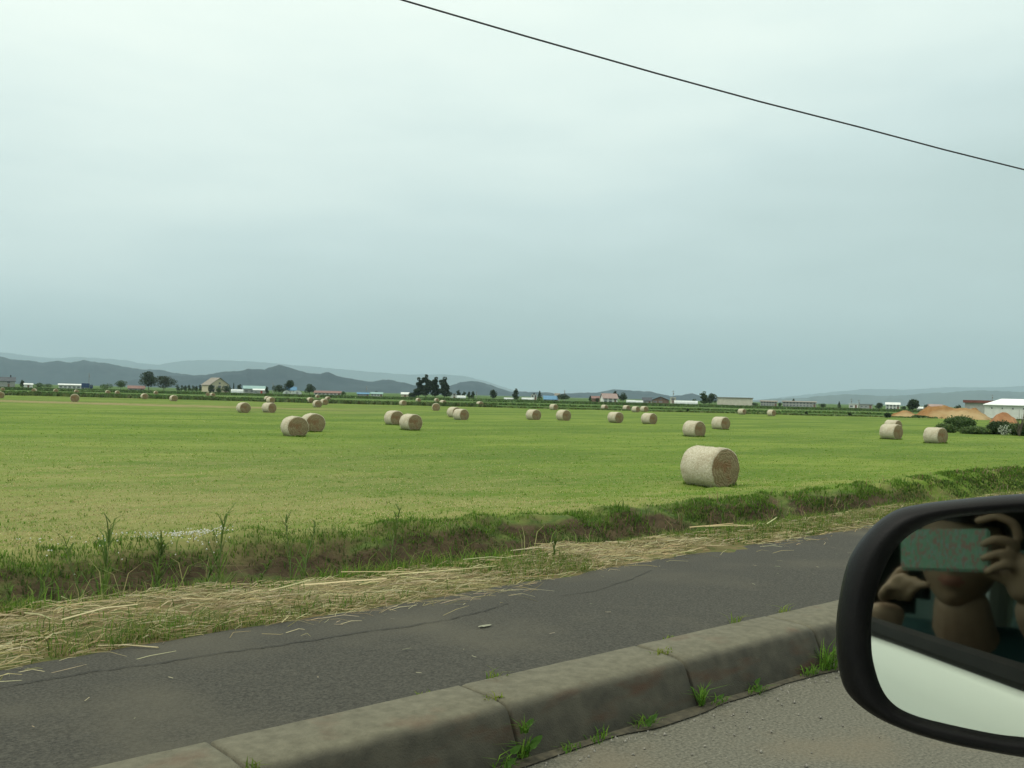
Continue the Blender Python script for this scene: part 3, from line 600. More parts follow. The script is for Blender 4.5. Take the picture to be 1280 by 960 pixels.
tree(1130, 480, 507, 7, 'bush', 'low shrub right of the white farmhouse', 'shrub', None, 'shrub', DG, .6)
tree(1141, 330, 498.3, 15, 'round', 'big dark tree behind the orange soil piles', base=DG, dens=1.5)
house(1146, 1158, 508.5, 420, 'grey', 'whiteroof', 'small pale roof behind the soil piles', 'shed', 'shed', windows=(1, 1))
tree(1158, 400, 503.5, 7, 'bush', 'small dark tree above the left end of the long soil pile', 'shrub', None, 'shrub', DG, .6)
house(1160, 1178, 505.3, 400, 'beige', 'pinkroof', 'house with pale pink roof behind the long soil pile', windows=(2, 1))
tree(1198, 380, 504, 9, 'bush', 'dark treetop above the middle of the long soil pile', 'shrub', None, 'shrub', DG, .7)
for p, yt, lb in ((1064, 498, 'thin utility pole behind the low buildings at right'), (1240, 493, 'utility pole between the two warehouses at the right')): pole(p, 560, yt, lb)
# warehouses at right
house(1206, 1250, 500.5, 255, 'grey', 'redtrim', 'grey warehouse with flat dark red roof edge', 'warehouse', 'warehouse', style='flat', eave=.84, windows=(0, 1), door=False, dratio=.6)
def white_warehouse():
    d = 205; px = 1284; x, y = at(px, d); z = vz(x, y); mpp = d/F; root = empty('warehouse', (x, y, z), math.atan2(y, x)-math.pi/2); tag(root, 'white warehouse with bright sloping white roof at the right edge', 'warehouse')
    hw = 48*mpp; H = 4.0; bm = bmesh.new(); box(bm, -hw, hw*1.6, 0, 12, -.4, 2.55+.3); bm_obj('wall', bm, M['white'], root)
    bm = bmesh.new(); X0, X1 = -hw-.3, hw*1.6+.3; e = 2.86
    v = [bm.verts.new(q) for q in ((X0, -.4, e), (X1, -.4, e), (X1, 12.4, e), (X0, 12.4, e), (X0+3.4, 6, H+.35), (X1-3.4, 6, H+.35), (X0, -.4, e+.16), (X1, -.4, e+.16), (X1, 12.4, e+.16), (X0, 12.4, e+.16))]
    for f in ((0, 1, 7, 6), (1, 2, 8, 7), (2, 3, 9, 8), (3, 0, 6, 9), (6, 7, 5, 4), (7, 8, 5), (8, 9, 4, 5), (9, 6, 4), (3, 2, 1, 0)): bm.faces.new([v[i] for i in f])
    bm_obj('roof', bm, mat('bright_white_roof', (.78, .80, .78), (.82, .84, .82), 1, .5), root)
    for i in range(7):
        bm = bmesh.new(); cx = -hw+1.4+i*2.0; box(bm, cx-.13, cx+.13, -.06, -.003, 2.1, 2.4); bm_obj('window', bm, M_WIN, root)
white_warehouse()
# soil piles
m_soil = mat('orange_soil', (.27, .145, .050), (.19, .095, .032), .9, 1, 6, .12, 1.2, c3=(.36, .26, .13), s3=.12, lo3=.45, hi3=.6)
m_soil2 = mat('brown_soil', (.24, .11, .05), (.32, .17, .08), .8, 1, 6, .03, 3)
def pile(px0, px1, ytop, depth, m, label, crest, seed):
    px = (px0+px1)/2; x, y = at(px, depth); z = vz(x, y)-.1; mpp = depth/F; H = (hor(px)-ytop)*mpp+1.4-z; hw = (px1-px0)/2*mpp; hd = min(hw, 5.0)
    n = 60; U, V = np.meshgrid(np.linspace(-1, 1, n), np.linspace(-1, 1, n//2)); X = U*hw; Y = V*hd
    t = np.interp(U, [c[0] for c in crest], [c[1] for c in crest])
    edge = np.abs(V)**1.15*(1.0); Z = np.clip(t-edge*np.maximum(t, .5)*1.0, -.05, 1)*H+(fbm(X*.9, Y*.9, seed)-.5)*.9*H*.5*(t > .05)*(1-np.abs(V))
    Z[np.abs(V) > .99] = -.3
    i = np.arange(U.size).reshape(U.shape); o = link('soil_pile', np_mesh('soil_pile', np.stack([X, Y, Z], -1).reshape(-1, 3), np.stack([i[:-1, :-1], i[:-1, 1:], i[1:, 1:], i[1:, :-1]], -1).reshape(-1, 4)), m, None, True)
    o.location = (x, y, z); o.rotation_euler = (0, 0, math.atan2(y, x)-math.pi/2); tag(o, label, 'soil pile')
pile(1114, 1148, 511, 200, m_soil, 'small cone shaped orange soil pile left of the long one', [(-1, 0), (-.5, .62), (-.1, .97), (.1, 1), (.5, .66), (1, .1)], 3)
pile(1141, 1236, 506.8, 192, m_soil, 'long orange soil pile with flat top in front of the warehouses', [(-1, 0), (-.78, .4), (-.52, .93), (-.3, 1), (-.02, .92), (.35, .93), (.62, .84), (.8, .45), (1, 0)], 5)
pile(1238, 1272, 515.3, 150, m_soil2, 'low brown soil pile in front of the white warehouse', [(-1, 0), (-.5, .75), (-.1, 1), (.4, .85), (.75, .6), (1, 0)], 8)
# bushes at right, near
tree(1199, 92, 518, 36, 'bush', 'large rounded green bush at the field edge at right', 'bush', None, 'bush', (.075, .125, .040), 3.2)
tree(1182, 88, 528, 24, 'bush', 'lower left shoulder bush of the large rounded one', 'bush', None, 'bush', (.10, .155, .05), 2.4)
tree(1221, 86, 532, 40, 'bush', 'low scrub between the two right hand bushes', 'bush', None, 'bush', (.10, .155, .05), 2.4)
tree(1248, 86, 524, 24, 'bush', 'dark upright bush below the brown soil pile', 'bush', None, 'bush', (.055, .09, .035), 2.6)
tree(1277, 84, 527, 28, 'bush', 'scrubby bush at the right edge of the photo', 'bush', None, 'bush', MG, 2.2)
tree(1150, 190, 518.5, 22, 'bush', 'low weeds at the foot of the long soil pile', 'bush', None, 'bush', MG, 1.2)
def bare_shrub(px, depth, ytop, label):
    x, y = at(px, depth); z = vz(x, y); H = (hor(px)-ytop)*depth/F+1.4-z; root = empty('bare_shrub', (x, y, z)); tag(root, label, 'shrub')
    bm = bmesh.new(); random.seed(4)
    for i in range(16):
        a = random.random()*6.28; r = random.uniform(.15, .8); h = H*random.uniform(.5, 1)
        tube(bm, [(0, 0, 0), (r*.4*math.cos(a), r*.4*math.sin(a), h*.5), (r*math.cos(a+.3), r*math.sin(a+.3), h)], [.03, .02, .008], 5)
    bm_obj('branch', bm, M_BARK, root)
bare_shrub(1275, 82, 511, 'bare twiggy shrub at the right edge before the white warehouse')
# pale rocks / white blossom near the bush
P = blob(160, (0, 0, .5), (.7, .5, .45)); V, Fq, c = leaves(P, np.full(160, .07), np.tile(np.array([[.42, .46, .36]]), (160, 1)))
o = link('flowering_weed', np_mesh('flowering_weed', V, Fq, c), M_LEAF); x, y = at(1256, 83); o.location = (x, y, vz(x, y)); tag(o, 'weed with small white flowers beside the dark upright bush', 'weed')
bm = bmesh.new(); bmesh.ops.create_icosphere(bm, subdivisions=3, radius=.5)
for v in bm.verts: v.co *= 1+.25*(float(vn(np.array(v.co.x*3+5), np.array(v.co.y*3+v.co.z*2), 2))-.5); v.co.z *= .75
o = bm_obj('boulder', bm, M['beige'], None, True); x, y = at(1263, 92); o.location = (x, y, vz(x, y)+1.2*.35); tag(o, 'pale rock heap among the bushes at right', 'rock')
# small dark bushes in the crops at the right
for p, yt, w, lb in ((1062.5, 515.5, 5, 'tiny dark bush in the crops right of centre'), (1008, 513.5, 4, 'tiny dark bush in the crops below the apartment rows'), (860, 510.0, 3, 'tiny dark weed on the levee below the long white tunnel')):
    tree(p, 190, yt, w, 'bush', lb, 'bush', None, 'bush', DG, .7)
tree(1110, 180, 515, 8, 'bush', 'dark bush left of the small soil pile', 'bush', None, 'bush', DG, .9)
# levee strips of tall grass, real ridges standing on the farmland
def levee(name, depth, u0, u1, h, col, label, cat, wid=3.0, seed=0, dens=5):
    n = int((u1-u0)*dens); u = u0+(u1-u0)*rng.random(n); d = depth+(rng.random(n)-.5)*wid+(fbm(u*.02, u*0, seed)-.5)*3
    X = fw[0]*d+rt[0]*u; Y = fw[1]*d+rt[1]*u; Z = gz(X, Y); hh = h*(.45+.9*fbm(u*.08, d*.1, seed))*(.6+.6*rng.random(n))
    w = .22+.25*rng.random(n); a = rng.random(n)*3.14; dx = np.cos(a)*w; dy = np.sin(a)*w
    lx = rng.normal(0, .12, n)
    V = np.stack([np.stack([X-dx, Y-dy, Z], 1), np.stack([X+dx, Y+dy, Z], 1), np.stack([X+dx*.5+lx, Y+dy*.5, Z+hh], 1), np.stack([X-dx*.5+lx, Y-dy*.5, Z+hh*.9], 1)], 1).reshape(-1, 3)
    c = np.array(col)[None]*(.7+.6*rng.random((n, 1)))*(1+rng.normal(size=(n, 3))*.08); stuff(link(name, np_mesh(name, V, np.arange(4*n).reshape(n, 4), np.repeat(np.clip(c, .01, .5), 4, 0)), M_LEAF), label, cat)
levee('levee_grass', 190, -135, -3, .65, (.10, .14, .05), 'tall dark grass along the far edge of the hay field', 'grass', 3, 1, 30)
levee('levee_grass', 190, -3, 120, .35, (.11, .155, .05), 'shorter grass along the far edge of the hay field at right', 'grass', 3, 2, 22)
levee('levee_grass', 234, -150, 150, .5, (.09, .15, .04), 'second green grass levee in the farmland', 'grass', 4, 3, 18)
levee('levee_grass', 345, -200, 240, .8, (.08, .13, .04), 'third distant grass levee in the farmland', 'grass', 5, 4, 14)
levee('crop_rows', 470, -270, 270, .55, (.075, .125, .035), 'tall green crops before the village', 'crops', 16, 5, 22)

# ------------------------------------------------------------------ hay bales
def bale_mats():
    out_ = []
    for kind in ('net', 'end'):
        m = bpy.data.materials.new('hay_'+kind); m.use_nodes = True; n = m.node_tree.nodes; l = m.node_tree.links; b = n['Principled BSDF']; b.inputs['Roughness'].default_value = .9; b.inputs['Specular IOR Level'].default_value = .15
        t = n.new('ShaderNodeTexCoord'); s = n.new('ShaderNodeSeparateXYZ'); l.new(t.outputs['Object'], s.inputs[0])
        def tex(sc, st, det=5):
            mp = n.new('ShaderNodeMapping'); mp.inputs['Scale'].default_value = st; l.new(t.outputs['Object'], mp.inputs[0]); q = n.new('ShaderNodeTexNoise'); q.inputs['Scale'].default_value = sc; q.inputs['Detail'].default_value = det; q.inputs['Roughness'].default_value = .65; l.new(mp.outputs[0], q.inputs['Vector']); return q.outputs['Fac']
        def rg(v, a, bb):
            k = n.new('ShaderNodeMapRange'); k.inputs[1].default_value = a; k.inputs[2].default_value = bb; l.new(v, k.inputs[0]); return k.outputs[0]
        def mix(fa, A, B):
            k = n.new('ShaderNodeMix'); k.data_type = 'RGBA'; l.new(fa, k.inputs['Factor'])
            for nm, q in (('A', A), ('B', B)):
                if isinstance(q, tuple): k.inputs[nm].default_value = q+(1,)
                else: l.new(q, k.inputs[nm])
            return k.outputs['Result']
        big = tex(1.6, (1, 1, 1)); fine = tex(24, (1, 1, 1))
        if kind == 'net':
            ring = tex(5, (14, 1, 1), 3)   # fine bands round the barrel
            c = mix(rg(fine, .3, .7), (.33, .29, .20), (.52, .475, .36)); c = mix(rg(ring, .35, .65), c, mix(rg(fine, .4, .6), (.40, .36, .26), (.60, .56, .45)))
            c = mix(rg(big, .50, .78), c, (.31, .25, .165)); hgt = ring
        else:
            w = n.new('ShaderNodeTexWave'); w.wave_type = 'RINGS'; w.rings_direction = 'X'; w.inputs['Scale'].default_value = 3.1; w.inputs['Distortion'].default_value = 9; w.inputs['Detail'].default_value = 4; w.inputs['Detail Scale'].default_value = 2.5; l.new(t.outputs['Object'], w.inputs['Vector'])
            c = mix(rg(fine, .3, .7), (.20, .155, .085), (.34, .275, .165)); c = mix(rg(w.outputs['Fac'], -.9, .6), (.15, .09, .05), c)
            c = mix(rg(tex(2.6, (1, 1, 1)), .52, .68), c, (.24, .135, .075)); hgt = w.outputs['Fac']
        l.new(c, b.inputs['Base Color'])
        ad = n.new('ShaderNodeMath'); ad.operation = 'ADD'; l.new(fine, ad.inputs[0]); l.new(hgt, ad.inputs[1])
        bp = n.new('ShaderNodeBump'); bp.inputs['Distance'].default_value = .02; bp.inputs['Strength'].default_value = .7; l.new(ad.outputs[0], bp.inputs['Height']); l.new(bp.outputs[0], b.inputs['Normal']); out_.append(m)
    return out_
BM_ = bale_mats()
def bale_mesh(seed, near=False):
    bm = bmesh.new(); Rb = .575; Lb = .565; ns = 64 if near else 40
    prof = [(-Lb-.02, 0), (-Lb-.03, .18), (-Lb-.02, .36), (-Lb, .48), (-Lb+.005, .535), (-Lb+.035, .567)]+[(-Lb+.035+(2*Lb-.07)*k/10, .575+.006*math.sin(k*1.9+seed)) for k in range(1, 10)]+[(Lb-.035, .567), (Lb-.005, .535), (Lb, .48), (Lb+.02, .36), (Lb+.03, .18), (Lb+.02, 0)]
    rings = []
    for i, (x, r) in enumerate(prof):
        if r == 0: rings.append([bm.verts.new((x, 0, 0))]); continue
        row = []
        for k in range(ns):
            a = 2*math.pi*k/ns; d = .022*(float(vn(np.array(x*4+seed*7), np.array(math.cos(a)*3+9), 1))-.5)+.016*(float(vn(np.array(x*14+seed), np.array(a*9), 2))-.5)
            rr = (r+d)*1.0; zz = rr*math.sin(a); yy = rr*math.cos(a)
            if zz < -.50: zz = -.50+(zz+.50)*.35; yy *= 1.02
            xx = x+(.03*(float(vn(np.array(yy*6+seed), np.array(zz*6), 5))-.5) if abs(x) > Lb-.01 else 0); row.append(bm.verts.new((xx, yy, zz)))
        rings.append(row)
    for i in range(len(rings)-1):
        A, B = rings[i], rings[i+1]; endf = i < 4 or i >= len(rings)-5
        for k in range(ns):
            k2 = (k+1) % ns
            f = bm.faces.new((A[0], B[k2], B[k])) if len(A) == 1 else bm.faces.new((A[k], A[k2], B[0])) if len(B) == 1 else bm.faces.new((A[k], A[k2], B[k2], B[k]))
            f.material_index = 1 if endf else 0; f.smooth = True
    random.seed(seed)
    for j in range(900 if near else 260):    # loose straws
        a = random.random()*6.283
        if random.random() < .5: p = Vector((random.choice((-1, 1))*(Lb+.01), 0, 0)); r = .56*math.sqrt(random.random()); p.y = r*math.cos(a); p.z = r*math.sin(a); mi = 1; nrm = Vector((math.copysign(1, p.x), 0, 0))
        else: p = Vector((random.uniform(-Lb, Lb), .574*math.cos(a), .574*math.sin(a))); mi = 0; nrm = Vector((0, math.cos(a), math.sin(a)))
        if p.z < -.45: continue
        d = (Vector((random.gauss(0, 1), random.gauss(0, 1), random.gauss(0, 1)))+nrm*.5).normalized()*random.uniform(.03, .09); w = d.cross(nrm).normalized()*(.0035 if near else .006); q = p+d+nrm*.012
        f = bm.faces.new([bm.verts.new(v) for v in (p-w, p+w, q)]); f.material_index = mi
    me = bpy.data.meshes.new('hay_bale'); bmesh.ops.recalc_face_normals(bm, faces=bm.faces); bm.to_mesh(me); bm.free()
    for m in BM_: me.materials.append(m)
    return me
BMESH = [bale_mesh(s) for s in (1, 2, 3)]; BNEAR = bale_mesh(5, True)
AX0 = math.atan2(*( (-fw*math.cos(math.radians(34.4))+rt*math.sin(math.radians(34.4)))[[1, 0]] ))
BG = 'round hay bales on the mown field'
BALES = [  # px, bottom y, extra turn (deg), label
 (889, 609.5, 0, 'largest and nearest round hay bale, close to the grassy bank'),
 (868.5, 545, 4, 'hay bale straight behind the nearest bale'),
 (901.5, 535.5, 0, 'smaller hay bale up and right of the one behind the nearest bale'),
 (1114.7, 548.7, 3, 'front bale of the overlapping pair at the right of the field'),
 (1116.8, 539, 0, 'hay bale mostly hidden behind the front one of the right pair'),
 (1170, 553.7, -4, 'rightmost hay bale, alone beside the bushes'),
 (369.4, 544.7, 0, 'front left bale of the biggest overlapping pair left of centre'),
 (392, 539, -6, 'rear right bale of the biggest overlapping pair left of centre'),
 (493.6, 530.6, 0, 'rear left bale of the close pair below the tall dark grove'),
 (514.4, 537, 3, 'front right bale of the close pair below the tall dark grove'),
 (568.5, 521, 0, 'rear left bale of the pair right of the tall dark grove'),
 (576.8, 524, 6, 'front right bale of the pair right of the tall dark grove'),
 (545.5, 513.2, -26, 'bale with its round end turned to the viewer below the grove'),
 (554, 506.3, 5, 'little bale just right of the one with its round end turned to the viewer'),
 (546, 502.5, 0, 'tiny bale peeping above the one with its round end turned to the viewer'),
 (523, 502.2, 0, 'tiny far bale left of the grove bales, in the green crop edge'),
 (504, 506.6, 0, 'small lone bale left below the tall dark grove'),
 (600, 508, 0, 'small lone bale below the small round tree'),
 (667.5, 524.5, 0, 'left bale of two similar ones in the middle of the field'),
 (705, 525, 0, 'right bale of two similar ones in the middle of the field'),
 (692.5, 512, 4, 'smaller bale above and between two similar ones in mid field'),
 (770, 528, 0, 'mid field bale below the white house with pinkish roof'),
 (812, 529.5, 3, 'mid field bale below the wide brown house'),
 (756, 512, 0, 'lone small bale left of the row of three small bales'),
 (783.5, 512.9, 0, 'leftmost of the row of three small bales'),
 (795, 514.9, 4, 'middle and largest of the row of three small bales'),
 (805.6, 514.4, -4, 'rightmost of the row of three small bales'),
 (927.8, 517.8, 0, 'small far bale below the beige warehouse'),
 (964.7, 519.6, 0, 'small far bale below the shorter apartment row'),
 (305, 515, 0, 'lone bale below the teal roofed barn'),
 (337, 514.6, 22, 'front bale of the three stacked up in line below the round dark tree'),
 (338.6, 503.6, 8, 'middle bale of the three in line below the round dark tree'),
 (334.8, 501.6, 0, 'farthest bale of the three in line below the round dark tree'),
 (397, 508.8, 0, 'front bale of the cluster below the long red roof'),
 (388.2, 503.4, 0, 'left bale of the cluster below the long red roof'),
 (405.6, 505.7, 5, 'right bale of the cluster below the long red roof'),
 (410, 500.7, 0, 'tiny far right bale of the cluster below the long red roof'),
 (397, 497.5, 0, 'tiny topmost bale of the cluster below the long red roof'),
 (94, 502.6, -6, 'left field bale showing a full round end below the navy truck'),
 (96, 491.8, 0, 'far bale peeping behind the one showing a full round end at left'),
 (70, 490.6, 0, 'far pale bale below the long pale building at left'),
 (43, 490.3, -30, 'tan far bale below the low rounded shrub at left'),
 (3.7, 488.6, 0, 'far bale at the left edge below the grey house'),
 (1, 497.6, -10, 'bale cut by the left edge of the photo'),
 (135, 492.6, 0, 'left of two matching far bales below the round green tree'),
 (147, 492.8, 3, 'right of two matching far bales below the round green tree'),
 (181, 498.8, 0, 'bale below the faded red shed and big dark trees'),
 (195, 493, 0, 'small far bale between the bales below the big dark trees'),
 (217.5, 501.3, 0, 'bale right of the one below the big dark trees'),
 (260, 495, -20, 'left of the two small touching bales below the cream house'),
 (266, 495.4, 10, 'right of the two small touching bales below the cream house'),
]
b0 = None
for i, (px, yb, tw, lb) in enumerate(BALES):
    dep = 2.35*F/(yb-hor(px)); x, y = at(px, dep-.2 if i else dep)
    o = bpy.data.objects.new('hay_bale', BNEAR if i in (0, 6, 7, 9) else BMESH[i % 3]); COL.objects.link(o)
    s = .97+.06*rng.random(); 
    if i == 0: s = 1.0
    o.scale = (s*rng.uniform(.93, 1.05), s*rng.uniform(.97, 1.04), s*rng.uniform(.95, 1.01)); o.location = (x, y, vz(x, y)+.50*s-.02); o.rotation_euler = (0, 0, AX0+math.radians(tw+rng.normal(0, 2.0))+ (0 if i % 4 else math.pi if False else 0))
    tag(o, lb, 'hay bale', BG)

# ------------------------------------------------------------------ grass, straw, weeds
M_GRASS = leafmat('grass_blades', .5, .85); M_STRAW = leafmat('dry_straw', .15, .8)
def blades(name, P, h, w, col, lean=.35, curl=.3, mat_=None, parent=None, az=None):
    n = len(P); az = rng.random(n)*6.283 if az is None else az; ln = lean*(.3+rng.random(n)); d = np.stack([np.cos(az), np.sin(az), np.zeros(n)], 1)
    s = np.stack([-np.sin(az), np.cos(az), np.zeros(n)], 1)*np.asarray(w)[:, None]*.5; up = np.array([0, 0, 1.])
    b = P; m = P+up*(h*.55)[:, None]+d*(h*ln*.4)[:, None]; t = P+up*(h*(1-.35*ln))[:, None]+d*(h*ln*(1+curl))[:, None]
    V = np.stack([b-s, b+s, m+s*.8, m-s*.8, t], 1).reshape(-1, 3)
    k = np.arange(n)[:, None]*5; T = np.concatenate([k+np.array([[0, 1, 2]]), k+np.array([[0, 2, 3]]), k+np.array([[3, 2, 4]])], 0)
    return link(name, np_mesh(name, V, T, np.repeat(np.clip(col, .005, .8), 5, 0)), mat_ or M_GRASS, parent)
def palette(n, cols, wts, j=.12):
    cols = np.array(cols); i = rng.choice(len(cols), n, p=np.array(wts[:len(cols)])/sum(wts[:len(cols)])); return cols[i]*(1+rng.normal(size=(n, 1))*j)*(1+rng.normal(size=(n, 3))*.05)
GA = (.100, .195, .024); GB = (.145, .235, .030); GC = (.075, .135, .024); GS = (.30, .265, .12); GT = (.36, .31, .17)
# mown field stubble and regrowth
n = 215000; wv = 1/(rng.random(n)*(1/10.5-1/95)+1/95); uu = (rng.random(n)-.5)*1.6*wv
X = fw[0]*wv+rt[0]*uu; Y = fw[1]*wv+rt[1]*uu; k = Y > lip_y(X)+.35+.4*rng.random(n); X, Y, wv, uu = X[k], Y[k], wv[k], uu[k]; n = len(X)
pat = fbm(uu*.12+3, wv*.5, 21)*.6+fbm(X*.45, Y*.45, 22)*.4; tone = .72+.62*fbm(uu*.05+9, wv*.22, 25, 3); dryp = np.clip((pat-.42)*5, 0, 1); lft = np.clip((5-uu)/11, 0, 1)*np.clip((48-wv)/30, 0, 1); dryp = np.clip(dryp*np.clip((45-wv)/35, .08, 1)*.6+lft*.75, 0, .92)
isd = rng.random(n) < dryp
c = np.where(isd[:, None], palette(n, [(.38, .34, .16), (.50, .43, .24), (.34, .32, .13)], [3, 2, 3]), palette(n, [GA, GB, (.20, .26, .045)], [3, 4, 3], .07))
c = c*tone[:, None]*1.18; hh = (.018+.035*rng.random(n))*(1+.4*(pat-.5))*np.where(isd, .8, 1); ww = .006+.00055*wv
stuff(blades('field_grass', np.stack([X, Y, gz(X, Y)-.005], 1), hh, ww, c, .7), 'short mown grass and stubble of the hay field', 'grass')
# uncut grass pressed round the foot of the nearer bales
for bi in (0, 1, 2, 3, 5, 6, 7, 8, 9):
    ob = [o for o in bpy.data.objects if o.name.split('.')[0] == 'hay_bale'][bi]; n_ = 500; ca, sa = math.cos(ob.rotation_euler[2]), math.sin(ob.rotation_euler[2])
    sd_ = rng.integers(0, 4, n_); lx = np.where(sd_ < 2, (rng.random(n_)-.5)*1.25, np.where(sd_ == 2, .60, -.60)+rng.normal(0, .03, n_)); ly = np.where(sd_ < 2, np.where(sd_ == 0, .34, -.34)+rng.normal(0, .05, n_), (rng.random(n_)-.5)*.75)
    X = ob.location.x+ca*lx-sa*ly; Y = ob.location.y+sa*lx+ca*ly; dd_ = math.hypot(ob.location.x, ob.location.y)
    stuff(blades('bale_foot_grass', np.stack([X, Y, gz(X, Y)-.01], 1), .04+.09*rng.random(n_), (.006+.0004*dd_)*np.ones(n_), palette(n_, [GA, GB, (.30, .28, .12)], [3, 2, 1]), .5), 'grass left standing round the foot of a bale', 'grass')
n = 60; X = 1+9*rng.random(n); Y = 3.3+1.3*rng.random(n); V = []; 
for x_, y_ in zip(X, Y):
    a_ = rng.random()*3.14; l_ = .006+.02*rng.random(); w_ = .0015+.002*rng.random(); d_ = np.array([math.cos(a_)*l_, math.sin(a_)*l_, 0]); s_ = np.array([-math.sin(a_)*w_, math.cos(a_)*w_, 0]); p_ = np.array([x_, y_, .2055]); V += [p_-d_-s_, p_+d_-s_, p_+d_+s_, p_-d_+s_]
stuff(link('straw_crumbs', np_mesh('straw_crumbs', V, np.arange(len(V)).reshape(-1, 4), np.repeat(palette(n, [(.30, .27, .18), (.16, .15, .10)], [1, 1]), 4, 0)), M_STRAW), 'tiny crumbs of straw and grit on the sidewalk', 'litter')
# leafier tufts here and there
n = 900; wv = 1/(rng.random(n)*(1/12-1/60)+1/60); uu = (rng.random(n)-.5)*1.25*wv; X = fw[0]*wv+rt[0]*uu; Y = fw[1]*wv+rt[1]*uu; k = (Y > lip_y(X)+.3) & (fbm(X*.3, Y*.3, 33) > .45); X, Y, wv = X[k], Y[k], wv[k]
rep = 7; X = np.repeat(X, rep)+rng.normal(0, .05, len(X)*rep); Y = np.repeat(Y, rep)+rng.normal(0, .05, len(Y)*rep); wv = np.repeat(wv, rep); n = len(X)
stuff(blades('grass_tufts', np.stack([X, Y, gz(X, Y)-.01], 1), .03+.06*rng.random(n), .007+.0005*wv, palette(n, [GA, GB, GB], [3, 2, 2]), .8), 'slightly taller green tufts in the mown field', 'grass')
# bank : green lip, plants on the steep soil
def bankset(name, n, t0, t1, hmin, hmax, cols, wts, thr, sd, label, wd=.011, x0=-8, x1=48, lean=.5, pw=1.3):
    X = x0+(x1-x0)*rng.random(n)**pw; Y = lip_y(X)+t0+(t1-t0)*rng.random(n); k = fbm(X*.9, (Y-lip_y(X))*1.6, sd)+.22*rng.random(n) > thr; X, Y = X[k], Y[k]; n = len(X)
    dist = np.hypot(X, Y); g = .6+.9*fbm(X*1.5, Y*1.5, sd+1)
    stuff(blades(name, np.stack([X, Y, gz(X, Y)-.01], 1), (hmin+(hmax-hmin)*rng.random(n)**1.6)*g, wd*(.6+.8*rng.random(n))*np.clip(dist/14, 1, 3), palette(n, cols, wts, .18), lean, .5), label, 'grass')
bankset('bank_grass', 60000, -.30, .50, .03, .11, [GA, GC, GB, (.11, .20, .035)], [3, 3, 2, 2], .50, 41, 'green grass fringe along the top of the bank', .011)
bankset('bank_plants', 120000, -3.0, -.15, .03, .12, [GC, (.05, .085, .022), (.08, .12, .03), (.18, .16, .07)], [4, 4, 4, 2], .51, 45, 'weeds clinging to the bare soil of the bank', .014)
bankset('bank_plants', 5000, -1.2, .1, .10, .28, [GA, (.10, .17, .03), GC], [3, 2, 2], .66, 49, 'taller green weeds hanging over the bank', .012)
bankset('dead_stalks', 5000, -1.6, .2, .10, .35, [(.26, .20, .12), (.18, .12, .07)], [2, 2], .62, 53, 'dry brown stalks on the bank', .008, lean=1.3)
# near side of the ditch : green weeds behind the straw
n = 58000; X = -3+28*rng.random(n)**1.25; Y = 5.35+.95*rng.random(n)**.8; k = fbm(X*.9, Y*1.2, 61)+.2*rng.random(n) > .60; X, Y = X[k], Y[k]; n = len(X)
stuff(blades('ditch_grass', np.stack([X, Y, gz(X, Y)-.01], 1), (.04+.11*rng.random(n)**2)*(.5+fbm(X*1.3, Y, 62)), .004+.005*rng.random(n), palette(n, [GA, GB, GC, (.20, .22, .06)], [3, 3, 2, 2], .15), .6, .6), 'fresh green grass on the near edge of the ditch', 'grass')
n = 115000; X = -3.5+31.5*rng.random(n)**1.3; be = back_edge(X); Y = be+.02+.95*rng.random(n); k = fbm(X*1.1, Y*2, 64)+.2*rng.random(n) > .57; X, Y = X[k], Y[k]; n = len(X)
stuff(blades('verge_grass', np.stack([X, Y, gz(X, Y)-.005], 1), .02+.10*rng.random(n)**1.4, .003+.003*rng.random(n), palette(n, [GA, (.20, .22, .06), GC, (.26, .25, .09)], [4, 3, 3, 2], .15), .8, .6), 'short green grass growing through the straw of the verge', 'grass')
n = 800; X = -1+12*rng.random(n)**1.4; Y = 5.5+.35*rng.random(n); k = fbm(X*1.6, Y, 66) > .42; X, Y = X[k], Y[k]; n = len(X)
stuff(blades('reed_grass', np.stack([X, Y, gz(X, Y)-.01], 1), .08+.24*rng.random(n)**2, .004+.004*rng.random(n), palette(n, [(.15, .23, .05), GA, (.28, .27, .12)], [3, 3, 2], .12), .9, .7), 'long arching green blades at the ditch edge', 'grass')
